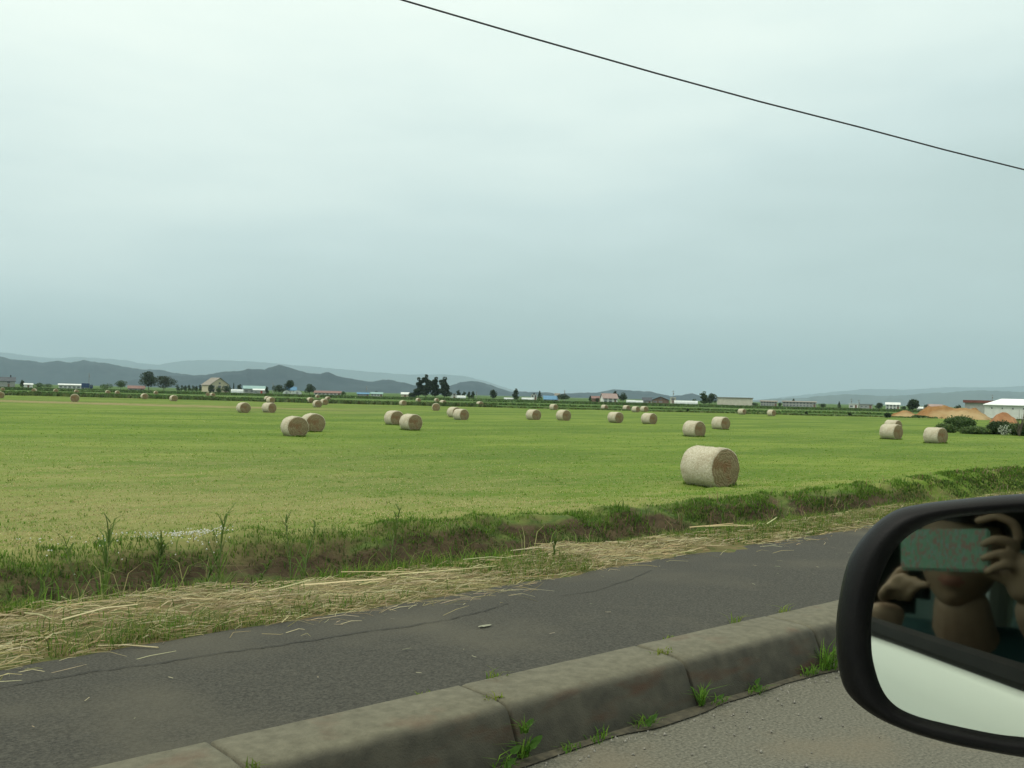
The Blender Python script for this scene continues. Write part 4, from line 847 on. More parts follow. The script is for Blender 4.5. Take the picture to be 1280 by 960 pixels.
# cut straw lying along the verge
def straw(name, n, yfun, hfun, label, lmin=.12, lmax=.5, wd=.0045, x0=-2, x1=30, cols=None):
    X = x0+(x1-x0)*rng.random(n)**1.5; Y = yfun(X, n); k_ = fbm(X*1.1, Y*2.3, 77)+.25*rng.random(n) > (.58 if n > 20000 else 0); X, Y = X[k_], Y[k_]; n = len(X); L_ = lmin+(lmax-lmin)*rng.random(n)**1.7; az = rng.normal(-.05, .55, n)+np.where(rng.random(n) < .25, rng.random(n)*3.14, 0)
    Z = gz(X, Y)+hfun(X, Y, n); pt = rng.normal(0, .05, n); dx = np.stack([np.cos(az), np.sin(az), pt], 1)*L_[:, None]/2; w = wd*(.6+.9*rng.random(n))*np.clip(np.hypot(X, Y)/6, 1, 3); s = np.stack([-np.sin(az)*.8, np.cos(az)*.8, .6+0*az], 1)*w[:, None]*.5
    P = np.stack([X, Y, Z], 1); bend = np.stack([rng.normal(0, .02, n), rng.normal(0, .02, n), .02*rng.random(n)], 1)
    V = np.stack([P-dx-s, P-dx+s, P+bend+s, P+bend-s, P+dx-s*.6, P+dx+s*.6], 1).reshape(-1, 3); V[:, 2] = np.maximum(V[:, 2], np.repeat(gz(X, Y), 6)*0+gz(V[:, 0], V[:, 1])+.003)
    k = np.arange(n)[:, None]*6; Fq = np.concatenate([k+np.array([[0, 3, 2, 1]]), k+np.array([[3, 4, 5, 2]])], 0)
    c = palette(n, cols or [(.36, .30, .16), (.45, .39, .235), (.27, .22, .115), (.20, .18, .07)], [4, 3, 3, 2][:len(cols or 'four')], .12)
    stuff(link(name, np_mesh(name, V, Fq, np.repeat(np.clip(c, .02, .8), 6, 0)), M_STRAW), label, 'straw')
straw('straw_litter', 36000, lambda X, n: back_edge(X)+.42+.10*np.sin(X*1.3)+rng.normal(0, .24, n)+.16*(fbm(X*1.5, X*0, 71)-.5)*2, lambda X, Y, n: .003+.03*rng.random(n)**1.5*(.3+fbm(X*1.2, Y*3, 73)*1.6), 'cut dry straw lying in a swath along the sidewalk', .05, .28, .0026)
straw('straw_scatter', 7000, lambda X, n: back_edge(X)-.02+.9*rng.random(n), lambda X, Y, n: .005+.03*rng.random(n), 'loose dry straw scattered over the grass verge', .06, .25, .004)
straw('long_straw', 14, lambda X, n: back_edge(X)+.35+.35*rng.random(n), lambda X, Y, n: .05+.04*rng.random(n), 'long pale reed stems lying on the straw swath', .35, .8, .006, -1, 9, [(.55, .46, .27), (.48, .38, .2)])
# single long straws on the sidewalk
bm = bmesh.new(); a = ground(120, 809, .2); b = ground(198, 811, .2); tube(bm, [(a[0], a[1], .207), ((a[0]+b[0])/2, (a[1]+b[1])/2+.01, .212), (b[0], b[1], .206)], .004, 5)
tag(bm_obj('reed_stem', bm, mat('dry_reed', (.5, .43, .27), (.42, .35, .2), 30)), 'single long pale reed stem lying out onto the sidewalk', 'reed stem')
bm = bmesh.new(); p = ground(606, 783, .2); c_ = [bm.verts.new((p[0]+math.cos(t)*.045, p[1]+math.sin(t)*.016, .2045)) for t in np.linspace(0, 6.283, 12)[:-1]]; bm.faces.new(c_)
tag(bm_obj('dead_leaf', bm, mat('pale_leaf', (.20, .20, .14), (.25, .25, .18), 30)), 'small pale dead leaf on the sidewalk', 'leaf')
# clover flowers at the lip on the left
P = []
for cx, cn in ((250, 40), (283, 70), (315, 45), (190, 24), (120, 14), (40, 12)):
    for i in range(cn):
        q = at(cx+rng.normal(0, 16), 13.); X_ = q[0]; Y_ = float(lip_y(X_))+.35+rng.normal(0, .28); P.append((X_, Y_, float(gz(X_, Y_))+.06+.05*rng.random()))
P = np.array(P); V = []; T = []
for p in P:
    r = .010+.005*rng.random(); k = len(V); V += [p+np.array(d)*r for d in ((1, 0, 0), (-1, 0, 0), (0, 1, 0), (0, -1, 0), (0, 0, 1), (0, 0, -1))]
    T += [(k, k+2, k+4), (k+2, k+1, k+4), (k+1, k+3, k+4), (k+3, k, k+4), (k+2, k, k+5), (k+1, k+2, k+5), (k+3, k+1, k+5), (k, k+3, k+5)]
stuff(link('clover_flowers', np_mesh('clover_flowers', V, T, np.tile([[.72, .72, .66]], (len(V), 1))), M_LEAF), 'small white clover flowers along the top of the bank', 'flowers')
# gravel along the kerb foot
n = 900; V = []; T = []
for i in range(n):
    near = rng.random() < .75; X_ = 2+4.5*rng.random(); Y_ = 2.73-abs(rng.normal(0, .05 if near else .45)); r = .003+.006*rng.random()**3; p = np.array([X_, Y_, .002+r*.5]); k = len(V)
    V += [p+np.array(d)*r*(.7+.6*rng.random()) for d in ((1, 0, 0), (-1, 0, 0), (0, 1, 0), (0, -1, 0), (0, 0, 1), (0, 0, -1))]
    T += [(k, k+2, k+4), (k+2, k+1, k+4), (k+1, k+3, k+4), (k+3, k, k+4), (k+2, k, k+5), (k+1, k+2, k+5), (k+3, k+1, k+5), (k, k+3, k+5)]
stuff(link('gravel', np_mesh('gravel', V, T), mat('gravel_stone', (.12, .115, .10), (.30, .28, .24), 40)), 'grit and tiny stones along the foot of the kerb', 'gravel')
# dirt line in the gutter
V = []; xs_ = np.arange(-2, 12, .05)
for x in xs_: w = .03+.05*float(vn(np.array(x*4), np.array(0.), 8)); V += [(x, 2.752-w, .013), (x, 2.757, .017)]
i = np.arange(len(V)).reshape(-1, 2); struct(link('gutter_dirt', np_mesh('gutter_dirt', V, np.stack([i[:-1, 0], i[1:, 0], i[1:, 1], i[:-1, 1]], -1)), mat('dirt', (.035, .032, .022), (.08, .07, .045), 25)))
# weeds in kerb joints and gutter
def weed(x, y, z, n, hmin, hmax, label, leaf=0, sp=.02, cols=None, grp='weeds growing in the kerb joints'):
    root = empty('weed_tuft', (x, y, z)); tag(root, label, 'weed', grp)
    P = np.stack([rng.normal(0, sp, n), rng.normal(0, sp*.4, n)-.004, np.zeros(n)], 1)
    P[:, 0] = np.clip(P[:, 0], -1.8*sp, 1.8*sp); blades('blade_cluster', P, hmin+(hmax-hmin)*rng.random(n), .004+.004*rng.random(n), palette(n, cols or [(.10, .22, .025), (.14, .26, .035), (.08, .16, .02)], [3, 2, 2], .12), .8, .5, None, root)
    for i in range(leaf):
        bm = bmesh.new(); a = rng.random()*6.28; r = .018+.012*rng.random(); c0 = Vector((rng.normal(0, .02), -.02-.02*rng.random(), .02+rng.random()*(hmax*.8)))
        vs = [bm.verts.new(c0+Vector((math.cos(t)*r, -.3*r*math.sin(t)+.004*math.cos(2*t), math.sin(t)*r*.75))) for t in np.linspace(0, 6.283, 11)[:-1]]; bm.faces.new(vs); bm_obj('leaf', bm, mat('weed_leaf', (.09, .20, .03), (.13, .25, .05), 20), root)
def wground(px, py, z): p = ground(px, py, z); return p[0], p[1]
jx = [KX+k*1.08 for k in range(-2, 6)]
weed(jx[2], 2.745, .03, 46, .04, .10, 'leafy green weed sprouting from the middle of the kerb joint nearest the photo centre', 3, .014)
weed(jx[2], 2.747, .12, 26, .03, .07, 'small weed at the top of the same kerb joint, above the leafy one', 1, .010)
weed(jx[3], 2.745, .02, 40, .05, .13, 'narrow weed filling the kerb joint left of the mirror', 0, .010)
weed(jx[1], 2.745, .10, 34, .03, .09, 'drooping weed in the kerb joint at the bottom left', 1, .012)
weed(jx[1], 2.83, .195, 26, .02, .06, 'mossy tuft on top of the kerb joint at the bottom left', 0, .02, [(.16, .20, .04), (.12, .17, .03)])
weed(jx[3], 2.98, .20, 40, .01, .04, 'yellow green moss tuft on the kerb top left of the mirror', 0, .035, [(.22, .26, .04), (.17, .22, .04)])
weed(jx[2], 2.93, .20, 30, .01, .035, 'yellow green moss tuft on the kerb top at the centre joint', 0, .022, [(.20, .25, .04), (.14, .2, .03)])
for px, py, zz, nn_, h0, h1, lf, lb in ((1028, 838, 0, 70, .06, .20, 0, 'tall grass clump at the kerb foot right beside the mirror'), (1010, 846, 0, 40, .03, .08, 0, 'low grass left of the tall clump at the kerb foot'),
    (938, 866, 0, 34, .02, .06, 3, 'low leafy weed at the kerb foot right of the second joint'), (797, 907, 0, 36, .02, .07, 3, 'leafy weed at the kerb foot between the two joints'), (735, 925, 0, 26, .02, .07, 0, 'sparse grass at the kerb foot right of the centre joint'),
    (700, 938, 0, 20, .02, .05, 0, 'thin grass blades at the kerb foot beside the centre joint'), (622, 958, 0, 30, .03, .09, 3, 'leafy weed at the kerb foot left of the centre joint'), (888, 880, 0, 20, .02, .05, 1, 'tiny weed at the foot of the second kerb joint')):
    x, y = wground(px, py, zz); weed(x, 2.735, zz+.01, nn_, h0, h1, lb, lf, .035, None, 'weeds along the kerb foot')
for px, py, h1, lb in ((606, 842, .07, 'small grass tuft at the kerb back edge left of centre joint'), (995, 768, .08, 'pointed grass tuft at the kerb back edge near the mirror'), (912, 778, .09, 'thin upright grass behind the kerb, left of the pointed tuft'), (848, 801, .03, 'low moss strip behind the kerb at the second joint'), (515, 862, .025, 'tiny sprout on the sidewalk edge behind the kerb')):
    x, y = wground(px, py, .2); weed(x, 3.16, .19, 18, .02, h1, lb, 0, .025, [(.14, .22, .03), (.20, .24, .05)], 'tufts behind the kerb')
# tall weeds standing in the ditch
def tallweed(px, ytop, d, label, lean=.1, n=9, dry=False):
    x, y = at(px, d); z = float(gz(x, y)); H = 1.4-(ytop-hor(px))*d/F-z; root = empty('tall_weed', (x, y, z)); tag(root, label, 'tall weed', 'tall weeds in the ditch')
    cols = [(.30, .25, .12), (.24, .2, .1)] if dry else [(.10, .16, .035), (.13, .19, .045), (.08, .13, .03)]
    bm = bmesh.new(); tube(bm, [(0, 0, 0), (lean*H*.3, 0, H*.5), (lean*H, 0, H*.93)], [.006, .004, .002], 5); bm_obj('stem', bm, mat('weed_stem', (.11, .16, .05), (.15, .19, .07), 10), root)
    nb = n*5; t = rng.random(nb)*.9+.06; P = np.stack([lean*H*t**1.3, np.zeros(nb), H*t], 1); blades('leaf_cluster', P, H*(.14+.34*rng.random(nb))*(1.2-t*.8), .007+.007*rng.random(nb), palette(nb, cols, [1]*len(cols)), 1.1, .3, None, root)
for a in ((133, 640, 6.6, 'tall feathery weed at left above the bank', .05, 12), (118, 672, 6.2, 'shorter weed leaning left beside the tall feathery one', -.2, 7), (203, 668, 6.0, 'upright bushy weed left of the clover flowers', .05, 12),
    (276, 635, 6.7, 'tall pointed weed among the clover flowers', .06, 8), (262, 690, 6.0, 'leaning weed with long arching leaves right of the bushy weed', .4, 7), (372, 640, 6.8, 'thin weed right of the clover flowers', -.1, 5),
    (385, 655, 6.4, 'thin weed with a faint brownish tip', .2, 5), (493, 632, 6.9, 'forked grassy weed standing out above the bank near the centre', .15, 6), (8, 665, 5.9, 'long leaning blades at the left edge of the photo', -.5, 7),
    (42, 700, 6.0, 'weed clump close to the left edge below the field', .2, 8), (330, 700, 6.0, 'drooping green weed below the clover flowers', .5, 6), (905, 630, 10.5, 'pointed weed clump left of the mirror on the bank', .05, 9), (697, 655, 7.2, 'small upright weed at the middle of the bank', .1, 6), (15, 735, 5.6, 'broad green weed low at the left edge', .1, 9)):
    tallweed(*a)
# ------------------------------------------------------------------ overhead cable
def air(px, py, d): v = ray(px, py); return C0+v*d
cp = [(-2200, -1050, 9), (-1200, -560, 9.5), (-300, -245, 10), (100, -120, 10.5), (503, 0, 11), (660, 46, 11.4), (820, 91.5, 12), (950, 127, 12.5), (1079, 160, 13), (1180, 187, 13.5), (1280, 212, 14), (1450, 254, 15), (1700, 312, 17), (2400, 450, 24)]
bm = bmesh.new(); tube(bm, [tuple(air(*p)) for p in cp], .0105, 8)
tag(bm_obj('overhead_cable', bm, mat('black_cable', (.02, .02, .022), (.035, .035, .035), 5, .5), None, True), 'thin black overhead cable sloping across the sky', 'cable')

# ------------------------------------------------------------------ the car with its door mirror
M_PLAS = mat('black_plastic', (.0035, .0035, .004), (.006, .006, .006), 60, .5, bump=.0002, bscale=900, spec=.18)
M_RUB = mat('black_rubber', (.004, .004, .004), (.008, .008, .008), 40, .6, spec=.15)
M_PAINT = mat('white_car_paint', (.72, .74, .70), (.75, .77, .73), 3, .22, spec=.5)
M_INT = mat('dark_interior', (.022, .024, .022), (.032, .034, .030), 30, .8, bump=.001, bscale=300)
M_CLOTH = mat('seat_cloth', (.035, .042, .038), (.05, .058, .052), 60, .95, bump=.002, bscale=200)
M_GLASS = bpy.data.materials.new('car_glass'); M_GLASS.use_nodes = True
_n = M_GLASS.node_tree.nodes; _l = M_GLASS.node_tree.links; _n.remove(_n['Principled BSDF'])
_t = _n.new('ShaderNodeBsdfTransparent'); _t.inputs[0].default_value = (.07, .09, .075, 1); _g = _n.new('ShaderNodeBsdfGlossy'); _g.inputs['Roughness'].default_value = .02; _m = _n.new('ShaderNodeMixShader'); _m.inputs[0].default_value = .07
_l.new(_t.outputs[0], _m.inputs[1]); _l.new(_g.outputs[0], _m.inputs[2]); _l.new(_m.outputs[0], _n['Material Output'].inputs[0])
M_MIRR = bpy.data.materials.new('mirror_silver'); M_MIRR.use_nodes = True; _b = M_MIRR.node_tree.nodes['Principled BSDF']
_b.inputs['Metallic'].default_value = 1; _b.inputs['Roughness'].default_value = .03; _b.inputs['Base Color'].default_value = (.56, .61, .54, 1)
CL = Vector((0, -.70, 0)); car = empty('car', CL); tag(car, 'white car in the foreground whose black door mirror shows the photographer', 'car')
def cpart(name, bm, m, parent=None, smooth=False):
    if name in ('door', 'belt_moulding', 'rear_door', 'rear_quarter', 'front_fender'):
        for v in bm.verts: v.co.z -= .092*(max(v.co.x, -.8)-.12)*min(1, max(0, (v.co.z-.4)/.8))*(1 if v.co.x > .12 else .35)
    o = bm_obj(name, bm, m, parent or car, smooth)
    if parent is None: o.location = -CL
    return o
def sheet(x0, x1, prof, n=24, thick=.012, side=1):
    bm = bmesh.new(); rows = []
    for j in range(n+1):
        x = x0+(x1-x0)*j/n; rows.append([bm.verts.new((x, (y if side > 0 else -1.4-y), z)) for y, z in prof])
    for a, b in zip(rows[:-1], rows[1:]):
        for k in range(len(prof)-1): bm.faces.new((a[k], b[k], b[k+1], a[k+1]))
    bmesh.ops.recalc_face_normals(bm, faces=bm.faces); bmesh.ops.solidify(bm, geom=bm.faces, thickness=thick*(-side)); return bm
PB = [(0.098, 1.252), (0.112, 1.243), (0.124, 1.222), (0.132, 1.19), (0.142, 1.13), (0.155, 1.02), (0.162, .88), (0.155, .72), (0.135, .60), (0.142, .52), (0.125, .40), (0.090, .33)]
for side in (1, -1):
    d = cpart('door', sheet(-.74, .92, PB, 12, .012, side), M_PAINT, None, True)
    bm = bmesh.new(); ys_ = (.086, .122) if side > 0 else (-1.516, -1.486); tube(bm, [(x_, (ys_[0]+ys_[1])/2-.004*side, 1.264) for x_ in np.linspace(-.76, .95, 30)], .0135, 8); cpart('belt_moulding', bm, M_RUB)
    bm = bmesh.new(); yy = .1; yo = .155 if side > 0 else -1.555; box(bm, -.52, -.36, min(yo, yo+.03*side), max(yo, yo+.03*side), 1.0, 1.03, .01); cpart('door_handle', bm, M_PAINT)
    bm = bmesh.new(); y0, y1 = (.040, .083) if side > 0 else (-1.483, -1.44); box(bm, -1.8, .95, y0, y1, .34, 1.20, .01); cpart('door_trim', bm, M_INT)
    cpart('rear_door', sheet(-1.72, -.755, PB, 8, .012, side), M_PAINT, None, True)
    cpart('front_fender', sheet(.935, 1.95, [(y-.02*(z > 1.0), min(z, 1.08)) for y, z in PB[3:]], 8, .012, side), M_PAINT, None, True)
    cpart('rear_quarter', sheet(-2.5, -1.735, PB, 8, .012, side), M_PAINT, None, True)
    yp = .095 if side > 0 else -1.495; yr = .02 if side > 0 else -1.42
    bm = bmesh.new(); tube(bm, [(1.10, yp, 1.16), (.82, yp-.02*side, 1.40), (.52, yr, 1.66)], [.035, .03, .03], 8); cpart('front_pillar', bm, M_PAINT)
    bm = bmesh.new(); tube(bm, [(-.80, yp, 1.22), (-.84, yr, 1.66)], .04, 8); cpart('middle_pillar', bm, M_PLAS)
    bm = bmesh.new(); tube(bm, [(-2.05, yp, 1.22), (-1.85, yr, 1.66)], .06, 8); bmq = bm; v = [bmq.verts.new(q) for q in ((-1.98, yp, 1.20), (-2.48, yp, 1.10), (-1.99, yr, 1.66), (-1.80, yr, 1.66))]; bmq.faces.new(v); cpart('rear_pillar', bm, M_PAINT)
    bm = bmesh.new(); v = [bm.verts.new(q) for q in ((-.84, yp, 1.24), (-2.0, yp, 1.24), (-1.82, yr, 1.64), (-.86, yr, 1.64))]; bm.faces.new(v); cpart('rear_side_window', bm, M_GLASS)
    for xx in (1.45, -1.75):
        bm = bmesh.new(); a, b = ((-.02, .195) if side > 0 else (-1.595, -1.38)); tube(bm, [(xx, a, .31), (xx, a+.01, .31), (xx, b-.01, .31), (xx, b, .31)], [.28, .31, .31, .28], 32); w = cpart('wheel', bm, M_RUB)
        bm = bmesh.new(); yo = b if side > 0 else a; tube(bm, [(xx, yo-.004*side, .31), (xx, yo+.006*side, .31)], .19, 24); cpart('rim', bm, mat('wheel_rim', (.4, .4, .4), (.5, .5, .5), 5, .4, metal=.7), w)
bm = bmesh.new(); v = [bm.verts.new(q) for q in ((.50, -1.53, 1.24), (.50, -1.44, 1.64), (-.80, -1.44, 1.64), (-.78, -1.53, 1.24))]; bm.faces.new(v); cpart('side_window', bm, M_GLASS)
bm = bmesh.new(); v = [bm.verts.new(q) for q in ((1.10, .10, 1.14), (1.10, -1.50, 1.14), (.52, -1.42, 1.66), (.52, .02, 1.66))]; bm.faces.new(v); cpart('windscreen', bm, M_GLASS)
bm = bmesh.new(); v = [bm.verts.new(q) for q in ((-2.45, .05, 1.14), (-2.45, -1.45, 1.14), (-1.95, -1.40, 1.66), (-1.95, 0, 1.66))]; bm.faces.new(v); cpart('rear_window', bm, M_GLASS)
bm = bmesh.new(); box(bm, -1.98, .54, -1.46, .06, 1.655, 1.70, .02); cpart('roof', bm, M_PAINT)
bm = bmesh.new(); box(bm, -1.95, .50, -1.44, .04, 1.635, 1.650); cpart('headlining', bm, mat('headlining', (.16, .165, .15), (.19, .195, .18), 40, .95))
bm = bmesh.new(); v = [bm.verts.new(q) for q in ((1.06, .12, 1.13), (1.06, -1.52, 1.13), (1.95, -1.50, .98), (2.2, -1.35, .78), (2.2, -.05, .78), (1.95, .10, .98))]; bm.faces.new(v); bmesh.ops.solidify(bm, geom=bm.faces, thickness=.02); cpart('bonnet', bm, M_PAINT)
bm = bmesh.new(); box(bm, 2.0, 2.28, -1.46, .06, .32, .76, .08); cpart('front_bumper', bm, M_PAINT)
bm = bmesh.new(); box(bm, -2.62, -2.46, -1.53, .13, .35, 1.16, .06); cpart('tailgate', bm, M_PAINT)
bm = bmesh.new(); box(bm, -2.45, 1.95, -1.37, -.03, .26, .32); cpart('floor_pan', bm, M_INT)
bm = bmesh.new(); box(bm, .72, 1.12, -1.48, .08, .62, 1.09, .06); cpart('dashboard', bm, M_INT)
for yc in (-.42, -1.05):
    bm = bmesh.new(); box(bm, -.72, -.20, yc-.25, yc+.25, .45, .66, .06); st = cpart('seat', bm, M_CLOTH)
    bm = bmesh.new(); box(bm, -.88, -.73, yc-.25, yc+.25, .60, 1.24, .06); bmesh.ops.rotate(bm, verts=bm.verts, cent=(-.8, yc, .6), matrix=Matrix.Rotation(-.16, 3, 'Y')); cpart('backrest', bm, M_CLOTH, st)
    bm = bmesh.new(); box(bm, -.99, -.88, yc-.13, yc+.13, 1.30, 1.50, .045); cpart('headrest', bm, M_CLOTH, st)
bm = bmesh.new(); cw = Vector((.275, -.335, 1.15)); axw = Vector((-.80, 0, .60)).normalized(); e1 = Vector((0, 1, 0)); e2 = axw.cross(e1)
tube(bm, [cw+(e1*math.cos(t)+e2*math.sin(t))*.185 for t in np.linspace(0, 6.2832, 49)], .015, 10, False); bmesh.ops.remove_doubles(bm, verts=bm.verts, dist=.001); swh = cpart('steering_wheel', bm, mat('wheel_leather', (.16, .17, .16), (.20, .21, .20), 30, .5), None, True)
bm = bmesh.new()
tube(bm, [cw+axw*-.03, cw+axw*.01], .06, 16); cpart('hub', bm, M_INT, swh)
for t in (0, 3.1416, -1.5708): bm = bmesh.new(); tube(bm, [cw+(e1*math.cos(t)+e2*math.sin(t))*.05, cw+(e1*math.cos(t)+e2*math.sin(t))*.18], .011, 6); cpart('spoke', bm, M_INT, swh)

# door mirror: convex glass in a thick black housing
dmir = ray(1130, 668); dmir = dmir/np.linalg.norm(dmir); P0 = C0+dmir*.62; NM = -dmir; RS = 2.4; SPH = P0-NM*RS
PC = np.array(ray(1225, 785)); PC = PC/np.linalg.norm(PC)
def on_plane(x, y, off=0.):   # rim plane of the mirror
    d = ray(x, y); t = ((P0-C0)@NM0+off)/(d@NM0); return C0+d*t
NM0 = None
def sph_hit(x, y):
    d = ray(x, y); d = d/np.linalg.norm(d); oc = C0-SPH; b = oc@d; c = oc@oc-RS*RS; return C0+d*(-b-math.sqrt(b*b-c))
gc = sph_hit(1240, 785); NM0 = (gc-SPH)/RS
def on_rim(x, y, off): d = ray(x, y); t = ((gc-C0)@NM0+off)/(d@NM0); return C0+d*t
OUT_ = [(1207, 623), (1280, 617), (1335, 617), (1378, 626), (1398, 650), (1405, 700), (1407, 780), (1405, 870), (1396, 925), (1370, 952), (1330, 956), (1280, 949), (1245, 943), (1189, 932), (1132, 915), (1087, 894), (1059, 870), (1048, 840), (1044, 795), (1048, 750), (1061, 699), (1087, 662), (1117, 639), (1151, 630)]
INN_ = [(1226, 643), (1280, 640.5), (1330, 641), (1362, 648), (1376, 668), (1381, 710), (1383, 785), (1381, 855), (1372, 898), (1350, 922), (1320, 927), (1280, 923), (1245, 919), (1189, 907.5), (1144, 896), (1117, 881), (1101, 859), (1091, 825), (1089, 795), (1091, 761), (1102, 720), (1121, 684), (1147, 662), (1181, 649)]
def smooth_loop(pts, k=6):
    pts = np.array(pts, float); n = len(pts); o = []
    for i in range(n):
        p0, p1, p2, p3 = pts[i-1], pts[i], pts[(i+1) % n], pts[(i+2) % n]
        for t in np.arange(k)/k: o.append(.5*((2*p1)+(p2-p0)*t+(2*p0-5*p1+4*p2-p3)*t*t+(3*p1-p0-3*p2+p3)*t**3))
    return np.array(o)
outer = np.array([on_rim(x, y, 0) for x, y in smooth_loop(OUT_)]); inner = np.array([on_rim(x, y, 0) for x, y in smooth_loop(INN_)])
cen = outer.mean(0); nO = len(outer)
def ring_(base, inset=0., depth=0., scale=1.): return cen+(base-cen)*scale*(1-inset)+NM0*depth
bm = bmesh.new(); LO = [bm.verts.new]*0; loops = []
mid1 = inner+(outer-inner)*.30; mid2 = inner+(outer-inner)*.65; mid3 = inner+(outer-inner)*.9
seq = [inner+NM0*(-.012), inner+NM0*.000, inner+(outer-inner)*.10+NM0*.006, mid1+NM0*.010, mid2+NM0*.008, mid3+NM0*.001, outer+NM0*(-.009)]
for k in range(1, 9):
    a = k/8*math.pi/2; seq.append(cen+(outer-cen)*(math.cos(a)**.55*.995+.0 if k < 8 else .02)+NM0*(-.010-.075*math.sin(a)))
for s in seq: loops.append([bm.verts.new(p) for p in s])
for A, B in zip(loops[:-1], loops[1:]):
    for k in range(nO): bm.faces.new((A[k], A[(k+1) % nO], B[(k+1) % nO], B[k]))
bm.faces.new(loops[-1]); side_mirror = cpart('side_mirror', bm, M_PLAS, None, True)
V = []; Nn = []; rings_n = 22; gi = inner+(inner-cen)*0.0
for r in range(rings_n+1):
    for p in inner:
        q = cen+(p-cen)*(r/rings_n)*1.012; d = q-C0; v_ = q-SPH; nrm = v_/np.linalg.norm(v_); V.append(SPH+nrm*RS-NM0*.004*0); Nn.append(nrm)
i = np.arange(len(V)).reshape(rings_n+1, nO); Fq = np.stack([i[:-1], np.roll(i[:-1], -1, 1), np.roll(i[1:], -1, 1), i[1:]], -1).reshape(-1, 4)[nO:]
T0 = np.stack([np.full(nO, 0), i[1], np.roll(i[1], -1)], -1)
bm = bmesh.new(); vv = [bm.verts.new(tuple(map(float, p))) for p in V[:1]+V[nO:]]
def vi(k): return vv[0] if k < nO else vv[k-nO+1]
for a, b, c, d in Fq: bm.faces.new((vi(a), vi(b), vi(c), vi(d)))
for a, b, c in T0: bm.faces.new((vi(0), vi(c), vi(b)))
me = bpy.data.meshes.new('mirror_glass'); bm.to_mesh(me); bm.free()
mg = link('mirror_glass', me, M_MIRR, side_mirror, True)
me.normals_split_custom_set_from_vertices([tuple(map(float, Nn[0]))]+[tuple(map(float, q)) for q in Nn[nO:]])
bm = bmesh.new(); tube(bm, [tuple(cen-NM0*.062+np.array([.0, .0, -.01])), (.72, .16, 1.20), (.73, .08, 1.18)], [.022, .026, .035], 10); cpart('mirror_arm', bm, M_PLAS, side_mirror, True)

# ------------------------------------------------------------------ the photographer and the phone
def CF(r, u, f): return C0+R_*r+U_*u+f_*f
M_CASE = bpy.data.materials.new('phone_case'); M_CASE.use_nodes = True; n = M_CASE.node_tree.nodes; l = M_CASE.node_tree.links; b = n['Principled BSDF']; b.inputs['Roughness'].default_value = .4
t = n.new('ShaderNodeTexCoord'); mp_ = n.new('ShaderNodeMapping'); mp_.inputs['Scale'].default_value = (420, 190, 1); l.new(t.outputs['Object'], mp_.inputs[0])
vo = n.new('ShaderNodeTexVoronoi'); vo.inputs['Scale'].default_value = 1; l.new(mp_.outputs[0], vo.inputs['Vector']); sp_ = n.new('ShaderNodeSeparateColor'); l.new(vo.outputs['Color'], sp_.inputs[0])
rr_ = n.new('ShaderNodeValToRGB'); rr_.color_ramp.interpolation = 'CONSTANT'; e = rr_.color_ramp.elements; e[0].color = (.12, .26, .17, 1); e[1].position = .80; e[1].color = (.17, .28, .24, 1)
for p_, c_ in ((.30, (.28, .14, .12, 1)), (.46, (.15, .27, .18, 1)), (.68, (.24, .17, .14, 1))): q = e.new(p_); q.color = c_
l.new(sp_.outputs[0], rr_.inputs[0]); l.new(rr_.outputs[0], b.inputs['Base Color'])
RM = Matrix(((R_[0], U_[0], -f_[0]), (R_[1], U_[1], -f_[1]), (R_[2], U_[2], -f_[2])))
bm = bmesh.new(); box(bm, -.062, .062, -.030, .030, -.0045, .0045, .003)
pho = bm_obj('phone', bm, M_CASE); pho.matrix_world = Matrix.Translation(Vector(tuple(CF(.053, -.0205, -.0125)))) @ RM.to_4x4(); tag(pho, 'phone in green and red patterned case held before the face in the mirror', 'phone')
bm = bmesh.new(); box(bm, -.058, .058, -.027, .027, .0046, .0056); so_ = bm_obj('screen', bm, mat('phone_screen', (.02, .02, .02), (.03, .03, .03), 5, .1), pho)
M_SKIN = mat('skin', (.29, .195, .130), (.34, .235, .16), 12, .55, bump=.0006, bscale=120)
M_LIP = mat('lips', (.34, .16, .12), (.38, .19, .14), 30, .45)
def skin_mesh(chains, root=0, sub=2):
    """chains: (points, edges, radii)"""
    pts, edges, rad = chains; me = bpy.data.meshes.new('tmp'); me.from_pydata([tuple(map(float, p)) for p in pts], edges, []); o = bpy.data.objects.new('tmp', me); COL.objects.link(o)
    m = o.modifiers.new('s', 'SKIN'); m.use_smooth_shade = True; s = o.modifiers.new('u', 'SUBSURF'); s.levels = sub
    if not me.skin_vertices: me.attributes
    for i, sv in enumerate(me.skin_vertices[0].data):
        r = rad[i]; sv.radius = (r, r) if not isinstance(r, tuple) else r; sv.use_root = (i == root)
    dg = bpy.context.evaluated_depsgraph_get(); dg.update(); r = bpy.data.meshes.new_from_object(o.evaluated_get(dg)); bpy.data.objects.remove(o); return r
def skin_data(pts, edges, rad, root=0, sub=2):
    # a skin layer has to be present before the modifier evaluates
    bmx = bmesh.new(); ly = bmx.verts.layers.skin.verify(); vs = [bmx.verts.new(tuple(map(float, p))) for p in pts]
    for v, r, i in zip(vs, rad, range(len(rad))):
        v[ly].radius = (r, r) if not isinstance(r, tuple) else r; v[ly].use_root = (i == root)
    for a, b_ in edges: bmx.edges.new((vs[a], vs[b_]))
    me = bpy.data.meshes.new('tmp'); bmx.to_mesh(me); bmx.free(); o = bpy.data.objects.new('tmp', me); COL.objects.link(o)
    m = o.modifiers.new('s', 'SKIN'); m.use_smooth_shade = True; s = o.modifiers.new('u', 'SUBSURF'); s.levels = sub
    dg = bpy.context.evaluated_depsgraph_get(); dg.update(); r = bpy.data.meshes.new_from_object(o.evaluated_get(dg)); bpy.data.objects.remove(o); bpy.data.meshes.remove(me); return r
